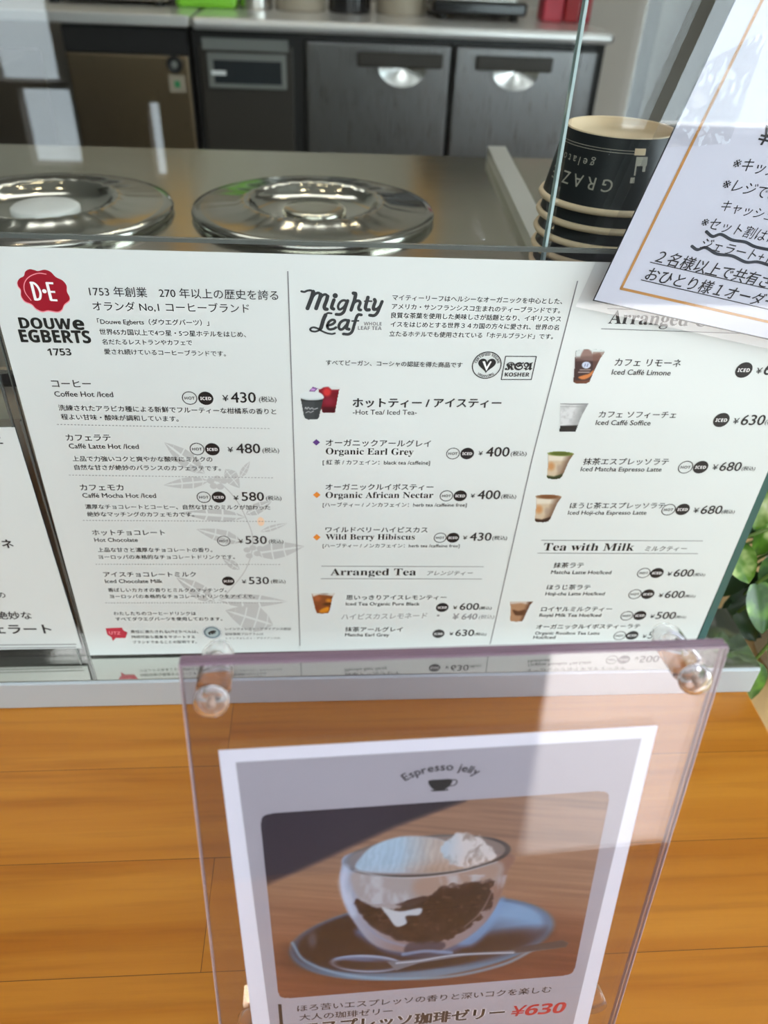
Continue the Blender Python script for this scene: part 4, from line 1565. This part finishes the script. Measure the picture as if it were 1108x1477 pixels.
for p in ([(1019, 334), (1028, 341), (1040, 338), (1056, 346), (1075, 349), (1090, 356), (1120, 362)], [(998, 355), (1006, 360), (1018, 357), (1034, 366), (1056, 369), (1076, 378), (1095, 378), (1125, 388)]):
    stroke(mb, NP, p, 4.2, mat('marker_ink', rgb(44, 52, 62), .4))
mb.build('marker_squiggle', t)
# clear tape holding it to the glass
tp = thing('clear_tape', (.18, .372, .38), 'strip of wrinkled clear tape over the left edge of the tilted notice', 'tape')
mb = MB()
TP = [(952, 210), (1002, 96), (1052, 40), (1106, 46), (1072, 152), (1048, 210), (1010, 196), (985, 208)]
nx, ny = 26, 26
Q4 = [NP.pix(*p) for p in ((958, 212), (1012, 92), (1108, 40), (1050, 206))]
vs, fs = [], []
for j in range(ny):
    for i in range(nx):
        s, u = i / (nx - 1), j / (ny - 1)
        p = (1 - s) * (1 - u) * Q4[0] + (1 - s) * u * Q4[1] + s * u * Q4[2] + s * (1 - u) * Q4[3]
        hh = .0016 + .0006 * (math.sin(9 * s + 5 * u) * math.sin(7 * u - 3 * s)) + random.uniform(-.00008, .00008)
        vs.append(NP.w(p[0], p[1], hh))
for j in range(ny - 1):
    for i in range(nx - 1):
        fs.append([j * nx + i, j * nx + i + 1, (j + 1) * nx + i + 1, (j + 1) * nx + i])
mb.add(vs, fs, TAPE, True)
mb.build('tape_strip', tp)

# ================================================================== the stand in front
SU = nrm(R @ np.array([472 - CX, 2842 - CY, F]))
SW = R @ np.array([1, -.0076, .1036])
SW = nrm(SW - SU * (SW @ SU))
PO = np.array([.0350, .1541, .2389])
SP = Plane(PO, SW, -SU)                       # front plate; poster sits at h = 0
FOOT = -(PO[2]) / SU[2] * -1                  # distance down to the counter
FOOT = PO[2] / -SU[2] * -1
vb = PO[2] / SU[2]                            # plane v of the counter top (negative)
st = thing('acrylic_sign_stand', tuple(SP.w(.005, vb)), 'clear acrylic sign stand with round clear screws at its corners, standing on the wood', 'sign stand')
xl, xr_, vt = -.0810, .0915, .0352
mb = MB()
slab(mb, SP, [(xl, vb + .002), (xr_, vb + .002), (xr_, vt), (xl, vt)], -.0022, -.0004, ACRYL)
mb.build('back_plate', st)
mb = MB()
slab(mb, SP, [(xl, -.205), (xr_, -.205), (xr_, vt), (xl, vt)], .0004, .0020, ACRYL)
mb.build('front_plate', st)
mb = MB()
for h0, h1 in ((-.0022, -.0004), (.0004, .0020)):
    slab(mb, SP, [(xl, vt), (xr_, vt), (xr_, vt + .0009), (xl, vt + .0009)], h0, h1, PURPLE_EDGE)
    slab(mb, SP, [(xl - .0003, vb + .01), (xl, vb + .01), (xl, vt), (xl - .0003, vt)], h0, h1, SIDE_EDGE)
    slab(mb, SP, [(xr_, vb + .01), (xr_ + .0003, vb + .01), (xr_ + .0003, vt), (xr_, vt)], h0, h1, SIDE_EDGE)
mb.build('polished_edge', st)
mb = MB()
mb.box(0, 1, 0, 1, 0, 1, ACRYL)
q = SP.w(xl, vb)
q2 = SP.w(xr_, vb)
mb.v = [(q[0] + (q2[0] - q[0]) * a, q[1] + (q2[1] - q[1]) * a + .002 + b * .06, .0004 + .0026 * c) for a, b, c in mb.v]
mb.build('foot_plate', st)
for (sx, sv) in ((-.0722, .0228), (.0822, .0243)):
    # round clear screw through both plates: knob in front, long sleeve behind
    c = SP.w(sx, sv)
    mb = MB()
    mb.lathe([(0, .0075), (.0022, .0074), (.0040, .0066), (.0052, .0052), (.0055, .0036), (.0053, .0021), (0, .0021)], c, KNOB, 32, axis=SP.n)
    o = mb.build('screw_knob', st)
    MB().lathe([(.0013, .0026), (.0015, .0060), (0, .0062)], c, mat('screw_core', rgb(150, 120, 104), .3), 16, axis=SP.n).build('screw_core', o)
    MB().lathe([(0, -.0023), (.0054, -.0023), (.0054, -.0185), (.0040, -.0200), (.0040, -.0220), (0, -.0222)], c, KNOB, 32, axis=SP.n).build('back_spacer', o)
for (sx, sv) in ((-.0700, -.168), (.0830, -.168)):
    c = SP.w(sx, sv)
    MB().lathe([(0, -.0023), (.0055, -.0023), (.0055, -.0100), (.0045, -.0110), (0, -.0110)], c, KNOB, 32, axis=SP.n).build('screw_knob', st)

# poster held between the plates
po = thing('poster', tuple(SP.w(.002, -.21)), 'espresso jelly poster with a grey-lavender border around a photo of a glass dessert', 'poster')
pc = [SP.pix(*p) for p in ((315, 1083), (949, 1047))]
pbl, pbr = SP.pix(364, 1477), SP.pix(848, 1477)
PLx0, PLx1 = pc[0], pc[1]


def ext(a, b, v):
    tt = (v - a[1]) / (b[1] - a[1])
    return a + (b - a) * tt


mb = MB()
slab(mb, SP, [ext(pc[0], pbl, -.2095), ext(pc[1], pbr, -.2095), pc[1], pc[0]], -.0003, -.00005, PAPER_W)
mb.build('paper', po)
li = [SP.pix(340, 1099.6), SP.pix(925.5, 1065)]
lb = [SP.pix(389.5, 1477), SP.pix(827, 1477)]
mb = MB()
poly(mb, SP, [ext(li[0], lb[0], -.203), ext(li[1], lb[1], -.203), li[1], li[0]], PAPER_L, .00003, True)
mb.build('lavender_panel', po)


def jelly(px, py, u, v):
    X, Y = (px - 370) * 2.1308, (py - 1130) * 2.1308
    c = Canvas(X, Y, (170, 140, 118))
    # table top
    c.over(np.clip((Y - 300) / 380, 0, 1), (150, 96, 70))
    c.over(np.clip((X - 600) / 420, 0, 1) * np.clip((420 - Y) / 300, 0, 1), (158, 130, 112), .6)
    c.over(np.clip((X - 700) / 350, 0, 1) * np.clip((Y - 400) / 200, 0, 1), (120, 66, 46), .8)
    g = noise2(X + Y * .15, Y - X * .08, 260, 9, 3)
    c.c *= (1 + .13 * g)[..., None]
    # dark seat edge at the back
    m = pmask(X, Y, [(-40, 330), (-40, -20), (720, -20), (640, 52), (430, 130), (200, 236), (20, 316)], 16)
    c.over(m, (78, 74, 84))
    c.over(m * np.clip((X - 300) / 340, 0, 1), (58, 54, 62), .7)
    # cast shade of the saucer on the table
    c.over(emask(X, Y, (540, 520), 430, 110, -.12, 90), (96, 60, 50), .55)
    # saucer
    sa = emask(X, Y, (508, 475), 408, 122, -.115, 6)
    c.over(sa, (104, 146, 178))
    c.over(sa * np.clip((Y - 560 + (X - 500) * .1) / 50, 0, 1), (150, 160, 168), .8)
    inn = emask(X, Y, (505, 466), 386, 106, -.115, 10)
    c.over(inn, (46, 38, 44))
    c.over(inn * np.clip((X - 560) / 160, 0, 1) * np.clip((500 - Y) / 60, 0, 1), (118, 166, 208))
    c.over(inn * emask(X, Y, (800, 420), 120, 60, -.2, 60), (140, 186, 222), .8)
    c.over(emask(X, Y, (720, 500), 150, 34, -.25, 30), (62, 48, 52))
    c.over(emask(X, Y, (450, 500), 300, 60, -.1, 60), (38, 34, 40), .7)
    c.over(emask(X, Y, (172, 480), 14, 26, 0, 14), (100, 104, 112), .8)
    c.over(lmask(X, Y, [(110, 490), (150, 545), (260, 585), (420, 600), (600, 592), (760, 555), (860, 505)], 9, 6), (150, 190, 214), .75)
    # glass foot and outer wall
    c.over(pmask(X, Y, spoly([(320, 440), (700, 420), (640, 500), (560, 530), (440, 530), (360, 500)]), 20), (112, 140, 178), .75)
    c.over(pmask(X, Y, spoly([(600, 470), (700, 400), (760, 350), (730, 430), (660, 500)]), 18), (130, 178, 222), .8)
    body = pmask(X, Y, spoly([(262, 260), (258, 300), (272, 370), (310, 440), (370, 500), (470, 520), (580, 510), (680, 450), (740, 370), (772, 270), (778, 215), (520, 190), (290, 215)]), 8)
    c.over(body, (168, 150, 146), .85)
    c.over(body * np.clip((430 - X) / 140, 0, 1), (176, 196, 222), .9)
    c.over(body * np.clip((X - 690) / 70, 0, 1), (150, 120, 108), .8)
    # cream layer seen through the glass
    c.over(pmask(X, Y, spoly([(300, 270), (500, 285), (740, 240), (730, 310), (600, 325), (470, 365), (400, 395), (320, 360)]), 16), (176, 176, 178))
    c.over(pmask(X, Y, spoly([(500, 290), (730, 245), (725, 300), (600, 325), (500, 350)]), 24), (178, 158, 146), .85)
    nn = noise2(X, Y, 34, 60, 11)
    c.over(body * (Y < 370) * (Y > 280) * np.clip(nn * 1.6, 0, .7), (205, 216, 228))
    # jelly
    jw = noise2(X, Y, 24, 18, 52) * 16
    jm = pmask(X + jw, Y + jw * .8, spoly([(306, 362), (350, 375), (395, 385), (450, 378), (500, 352), (600, 318), (720, 298), (728, 325), (700, 395), (640, 450), (560, 484), (480, 488), (400, 465), (340, 425)]), 9)
    c.over(jm, (30, 21, 22))
    c.over(jm * np.clip(noise2(X, Y, 18, 14, 41) * 2.4 - .5, 0, .6), (128, 108, 98))
    c.over(jm * np.clip((460 - X) / 160, 0, .5) * np.clip((Y - 400) / 60, 0, 1), (92, 84, 96))
    c.over(jm * np.clip(noise2(X, Y, 46, 34, 8) * 1.3, 0, .55), (92, 74, 66))
    c.over(pmask(X, Y, [(430, 372), (510, 346), (540, 352), (470, 382)], 8), (66, 60, 64))
    c.over(pmask(X, Y, spoly([(386, 380), (440, 392), (506, 382), (500, 404), (460, 408), (462, 430), (430, 440), (405, 410)], 4), 7), (206, 218, 226))
    c.over(lmask(X, Y, [(640, 440), (690, 395), (725, 330)], 6, 6), (170, 160, 156), .7)
    c.over(lmask(X, Y, [(340, 440), (390, 478), (470, 500), (560, 498)], 8, 8), (150, 168, 196), .7)
    c.over(pmask(X, Y, spoly([(470, 490), (560, 485), (580, 500), (540, 525), (460, 525)]), 8), (60, 66, 84), .8)
    c.over(lmask(X, Y, [(450, 525), (520, 515), (600, 520)], 10, 6), (150, 180, 214), .8)
    # rim: back half first, then what rises above it, then the front half
    rim = emask(X, Y, (524, 222), 250, 58, -.085, 5)
    c.over(rim, (150, 143, 140), .8)
    ring = np.clip(emask(X, Y, (524, 222), 253, 62, -.085, 4) - emask(X, Y, (524, 222), 247, 56.5, -.085, 4), 0, 1)
    c.over(ring, (104, 114, 120), .7)
    dm = pmask(X, Y, spoly([(304, 258), (322, 225), (362, 190), (440, 164), (520, 164), (585, 180), (640, 226), (660, 256), (560, 272), (430, 276), (340, 272)]), 7)
    c.over(emask(X, Y, (480, 250), 200, 36, -.05, 30) * rim, (140, 140, 146), .6)
    wob = noise2(X, Y, 15, 15, 33) * 9
    X, Y = X + wob, Y + np.roll(wob, 37)
    c.over(dm, (186, 212, 230))
    c.over(dm * np.clip((X - 440) / 110, 0, 1), (204, 194, 184))
    c.over(dm * np.clip((Y - 225) / 50, 0, 1) * np.clip((X - 420) / 120, 0, 1), (168, 146, 130), .7)
    st_ = np.sin((X + Y * .25) * .33) * .5 + noise2(X, Y, 12, 30, 4)
    c.c *= (1 + .045 * st_ * dm)[..., None]
    c.over(dm * np.clip((215 - Y) / 50, 0, 1) * np.clip((470 - X) / 100, 0, 1), (200, 230, 246), .8)
    wm = pmask(X, Y, spoly([(566, 206), (576, 184), (596, 170), (608, 154), (632, 153), (654, 152), (672, 161), (690, 166), (702, 182), (724, 196), (736, 222), (700, 244), (650, 256), (600, 246)], 4), 6)
    c.over(wm, (228, 226, 224))
    c.over(wm * np.clip(noise2(X, Y, 22, 40, 21) * 2.6, 0, .8), (164, 152, 142))
    c.over(wm * np.clip((640 - X) / 60, 0, 1), (190, 216, 234), .7)
    c.over(lmask(X, Y, [(640, 250), (655, 215), (690, 190)], 6, 8), (168, 156, 148), .7)
    X, Y = (px - 370) * 2.1308, (py - 1130) * 2.1308
    front = np.clip((Y - 232 + (X - 524) * .085) / 14, 0, 1)
    c.over(ring * front, (62, 78, 86), np.clip((X - 300) / 120, .45, 1))
    c.over(ring * np.clip((X - 690) / 50, 0, 1), (40, 48, 52))
    c.over(lmask(X, Y, [(300, 266), (400, 287), (520, 288), (640, 270), (740, 240)], 3, 3), (206, 216, 222), .8)
    c.over(lmask(X, Y, [(274, 262), (266, 320), (296, 400)], 20, 18), (206, 222, 244), .85)
    # spoon
    sp = emask(X, Y, (338, 553), 112, 27, .03, 4)
    c.over(sp, (168, 190, 214))
    c.over(emask(X, Y, (335, 555), 100, 19, .03, 8), (52, 46, 52))
    c.over(emask(X, Y, (320, 540), 70, 7, .05, 8), (120, 150, 190), .7)
    c.over(pmask(X, Y, [(400, 548), (500, 538), (620, 522), (800, 512), (940, 482), (958, 490), (950, 502), (820, 520), (640, 530), (500, 552), (430, 575)], 5), (128, 138, 150))
    c.over(lmask(X, Y, [(430, 552), (500, 545), (620, 526), (790, 520)], 4, 4), (206, 222, 236), .9)
    c.over(pmask(X, Y, [(780, 506), (940, 482), (958, 490), (950, 502), (800, 520)], 5), (74, 72, 76), .85)
    c.c = (c.c - 30) * 1.07
    a = np.ones(X.shape)
    # rounded corners
    rr = .035
    ux, vy = np.minimum(u, 1 - u), np.minimum(v, 1 - v) * .86
    cut = (ux < rr) & (vy < rr) & (np.hypot(rr - ux, rr - vy) > rr)
    a[cut] = 0
    return c.c, a


painted('dessert_photo', po, SP, [(374.5, 1174), (881.5, 1139.5), (827.5, 1406), (402, 1441)], 330, 280, jelly, .00006, 1.0)
mb = MB()
A, B, C_ = SP.pix(584, 1126.5), SP.pix(642, 1110.6), SP.pix(688, 1118.6)
# circle through three points
ax, ay = A
bx_, by_ = B
cx2, cy2 = C_
d = 2 * (ax * (by_ - cy2) + bx_ * (cy2 - ay) + cx2 * (ay - by_))
ux = ((ax ** 2 + ay ** 2) * (by_ - cy2) + (bx_ ** 2 + by_ ** 2) * (cy2 - ay) + (cx2 ** 2 + cy2 ** 2) * (ay - by_)) / d
uy = ((ax ** 2 + ay ** 2) * (cx2 - bx_) + (bx_ ** 2 + by_ ** 2) * (ax - cx2) + (cx2 ** 2 + cy2 ** 2) * (bx_ - ax)) / d
cc = np.array([ux, uy])
rad = np.linalg.norm(A - cc)
a0 = math.atan2(*(A - cc)[::-1])
a1 = math.atan2(*(C_ - cc)[::-1])
arc_text(mb, SP, 'Espresso jelly', cc, rad, a0, a1, INK, None, h=.0001, bold=.018)
mb.build('arched_title', po)
ZE = lambda x, y: (560 + x / 6.925, 1080 + y / 6.925)
mb = MB()
poly(mb, SP, [ZE(*p) for p in spoly([(402, 318), (520, 305), (632, 302), (634, 340), (600, 380), (560, 402), (470, 408), (425, 380)], 4)], INK_LOGO, .0001)
stroke(mb, SP, [ZE(*p) for p in [(628, 312), (670, 308), (688, 330), (660, 362), (612, 368)]], 2.0, INK_LOGO, .0001)
poly(mb, SP, [ZE(*p) for p in [(425, 410), (605, 400), (600, 412), (560, 418), (470, 424), (430, 420)]], INK_LOGO, .0001)
mb.build('cup_icon', po)
mb = MB()
put(mb, SP, 'ほろ苦いエスプレッソの香りと深いコクを楽しむ', (429, 1459), (794.4, 1431), INK, 1., .008, h=.0001)
put(mb, SP, '大人の珈琲ゼリー', (432, 1472), (566, 1462), INK, 1., .008, h=.0001)
mb.build('caption', po)
mb = MB()
put(mb, SP, 'エスプレッソ珈琲ゼリー', (436, 1490), (726, 1467), WHITE_INK, 1.1, .085, h=.0001)
put(mb, SP, 'エスプレッソ珈琲ゼリー', (436, 1490), (726, 1467), INK_LOGO, 1.1, .045, h=.00014)
mb.build('outlined_title', po)
mb = MB()
put(mb, SP, sbold('¥') + sbold('630'), (735, 1466), (812, 1460), RED2, 1.0, .01, .14, h=.0001)
mb.build('price', po)
mb = MB()
poly(mb, SP, [(401, 1448), (406, 1448), (410.5, 1500), (405.5, 1500)], INK_LOGO, .0001)
mb.build('accent_bar', po)

# ================================================================== stacked paper cups
RB, RR, HC = .0330, .0412, .041
CX0, CY0 = .1765, .500


def make_cup():
    r = bpy.data.objects.new('paper_cup', None)
    COL.objects.link(r)
    r.location = (CX0, CY0, .235)
    c = (CX0, CY0, .235)
    n = 56
    MB().lathe([(RR - .0004, .0026), (RB, HC)], c, CUPBLACK, n).build('printed_wall', r)
    MB().lathe([(RR - .0016, .0010), (RR - .0004, .0), (RR + .0014, .0001), (RR + .0023, .0018), (RR + .0014, .0035), (RR - .0004, .0037)], c, CUPPAPER, n).build('rolled_rim', r)
    mb = MB()
    mb.lathe([(RB, HC), (RB - .0002, HC + .0007), (RB - .0011, HC + .0007), (RB - .0013, HC - .0002), (RB - .0007, HC - .0062), (0, HC - .0066)], c, CUPPAPER, n)
    mb.build('base', r)
    MB().lathe([(RR - .0016, .0010), (RB - .0012, HC - .0070)], c, CUPPAPER, n).build('inner_wall', r)
    return r


def on_cup(mb, s, ang, z, size, material, up=-1, k=1.):
    """print a word round the wall; up = -1 prints it head down"""
    v, f = glyphs(s)
    xm = (v[:, 0].max() + v[:, 0].min()) / 2
    out = []
    for x, y in v:
        zz = z + up * y * size * k
        tt = (zz - .0026) / (HC - .0026)
        rr = (RR - .0004) * (1 - tt) + RB * tt + .00025
        a = ang + up * (x - xm) * size / rr
        out.append((CX0 + rr * math.cos(a), CY0 + rr * math.sin(a), .235 + zz))
    mb.add(out, f, material)


def cup_patch(mb, a0, a1, z0, z1, material, n=8, h=.0003):
    vs, fs = [], []
    for i in range(n + 1):
        a = a0 + (a1 - a0) * i / n
        for zz in (z0, z1):
            tt = (zz - .0026) / (HC - .0026)
            rr = (RR - .0004) * (1 - tt) + RB * tt + h
            vs.append((CX0 + rr * math.cos(a), CY0 + rr * math.sin(a), .235 + zz))
    for i in range(n):
        fs.append([2 * i, 2 * i + 2, 2 * i + 3, 2 * i + 1])
    mb.add(vs, fs, material)


cup = make_cup()
STEP = .0107
NCUP = 9
R_ = math.radians
mb = MB()
on_cup(mb, 'G R A Z I E', R_(219), .0195, .0098, CUPINK, -1, 1.)
mb.build('lettering', cup)
mb = MB()
on_cup(mb, 'g e l a t o', R_(214), .0285, .0064, CUPINK, -1, 1.)
mb.build('small_lettering', cup)
mb = MB()
cup_patch(mb, R_(170), R_(268), .0335, .0338, CUPINK, 40)
cup_patch(mb, R_(170), R_(268), .0349, .0352, CUPINK, 40)
mb.build('printed_lines', cup)
mb = MB()
cup_patch(mb, R_(268), R_(279), .0330, .0365, CUPPAPER, 6)
cup_patch(mb, R_(270.5), R_(282), .0275, .0322, CUPINK, 6)
cup_patch(mb, R_(270.5), R_(272), .0225, .0275, CUPINK, 3)
cup_patch(mb, R_(278), R_(281), .0245, .0275, CUPINK, 3)
cup_patch(mb, R_(268), R_(272), .0185, .0215, CUPINK, 4)
mb.build('printed_drawing', cup)
names = {0: 'bottom paper cup of the upside-down stack, resting on the steel case', NCUP - 1: 'topmost upside-down paper cup, black with cream base and the word printed head down'}
for i in range(NCUP):
    c = cup if i == 0 else copy_tree(cup)
    c.location = (CX0, CY0, .2352 + i * STEP)
    c.rotation_euler = (0, 0, 0 if i == NCUP - 1 else R_([14, -20, 8, 30, -12, 22, -6, 12][i % 8]))
    k = NCUP - 1 - i
    tag(c, names.get(i, 'upside-down black paper cup, %s below the topmost cup of the stack' % ['', 'first', 'second', 'third', 'fourth', 'fifth', 'sixth', 'seventh', 'eighth'][k]), 'cup', 'stacked upside-down paper cups')

# ================================================================== plant at the right
PX, PY, PZ = .435, .44, -.055
t = thing('potted_plant', (PX, PY, PZ), 'trailing plant with green and white leaves in a white pot, at the right edge', 'plant')
MB().lathe([(0, 0), (.050, 0), (.056, .006), (.070, .085), (.073, .090), (.073, .104), (.067, .104), (.065, .094)], (PX, PY, PZ), POT, 48).build('pot', t)
MB().lathe([(.066, .094), (0, .098)], (PX, PY, PZ), SOIL, 32).build('soil', t)


def leaf(mb, base, direction, up, ln, wd, material, curl=.25):
    d = Vector(direction).normalized()
    s = d.cross(Vector(up)).normalized()
    n = s.cross(d).normalized()
    nu, nv = 9, 5
    vs, fs = [], []
    for i in range(nu):
        tt = i / (nu - 1)
        w = wd * (math.sin(math.pi * min(1, tt * .93 + .07)) ** .62) * (1 - .32 * tt)
        if i == nu - 1:
            w = 0.0004
        for j in range(nv):
            q = (j / (nv - 1) - .5) * 2
            p = Vector(base) + d * (ln * tt) + s * (q * w) + n * (abs(q) ** 1.5 * w * .32 - curl * ln * tt * tt)
            vs.append(p)
    for i in range(nu - 1):
        for j in range(nv - 1):
            fs.append([i * nv + j, i * nv + j + 1, (i + 1) * nv + j + 1, (i + 1) * nv + j])
    mb.add(vs, fs, material, True)


def at(px, py, y):
    d_ = R @ np.array([px - CX, py - CY, F])
    return Vector(CAM + d_ * ((y - CAM[1]) / d_[1]))


rnd = random.Random(4)
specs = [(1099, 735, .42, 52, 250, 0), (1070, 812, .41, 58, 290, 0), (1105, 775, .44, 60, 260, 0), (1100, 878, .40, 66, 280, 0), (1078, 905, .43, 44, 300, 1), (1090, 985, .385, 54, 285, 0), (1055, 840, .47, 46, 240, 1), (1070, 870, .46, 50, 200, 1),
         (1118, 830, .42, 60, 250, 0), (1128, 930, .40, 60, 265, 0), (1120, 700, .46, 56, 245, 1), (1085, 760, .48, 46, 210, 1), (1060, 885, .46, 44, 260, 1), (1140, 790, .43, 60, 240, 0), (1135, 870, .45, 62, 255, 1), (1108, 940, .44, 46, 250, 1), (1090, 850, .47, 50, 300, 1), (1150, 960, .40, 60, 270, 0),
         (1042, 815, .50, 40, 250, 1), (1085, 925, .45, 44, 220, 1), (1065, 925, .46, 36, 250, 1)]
core = Vector((PX, PY, PZ + .12))
stems = MB()
for k, (px, py, yy, sz, ang, dk) in enumerate(specs):
    p = at(px, py, yy)
    p.z = max(p.z, -.022)
    dist = (p - Vector(CAM)).length
    ln = sz / F * dist
    a = math.radians(ang)
    right, upv, fw = Vector(R[:, 0]), -Vector(R[:, 1]), Vector(R[:, 2])
    d = (right * math.cos(a) + upv * math.sin(a) + fw * rnd.uniform(-.2, .2)).normalized()
    up = (-fw + Vector((rnd.uniform(-.5, .5), 0, rnd.uniform(0, .7)))).normalized()
    b = p - d * ln * .5
    mb = MB()
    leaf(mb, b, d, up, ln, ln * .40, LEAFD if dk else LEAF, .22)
    mb.build('leaf', t)
    mid = (b + core) / 2 + Vector((0, 0, .03))
    stems.tube([core, (core + mid) / 2 + Vector((0, 0, .012)), mid, (mid + b) / 2 + Vector((0, 0, .006)), b], .0014, STEM, 6)
for k in range(14):
    a = rnd.uniform(0, 6.28)
    b = core + Vector((.05 * math.cos(a), .05 * math.sin(a), rnd.uniform(.03, .16)))
    d = Vector((math.cos(a), math.sin(a), rnd.uniform(-.3, .5)))
    mb = MB()
    leaf(mb, b, d, (0, 0, 1), .055, .022, LEAF if k % 2 else LEAFD, .3)
    mb.build('leaf', t)
    stems.tube([core, (core + b) / 2 + Vector((0, 0, .02)), b], .0014, STEM, 6)
stems.build('stems', t)
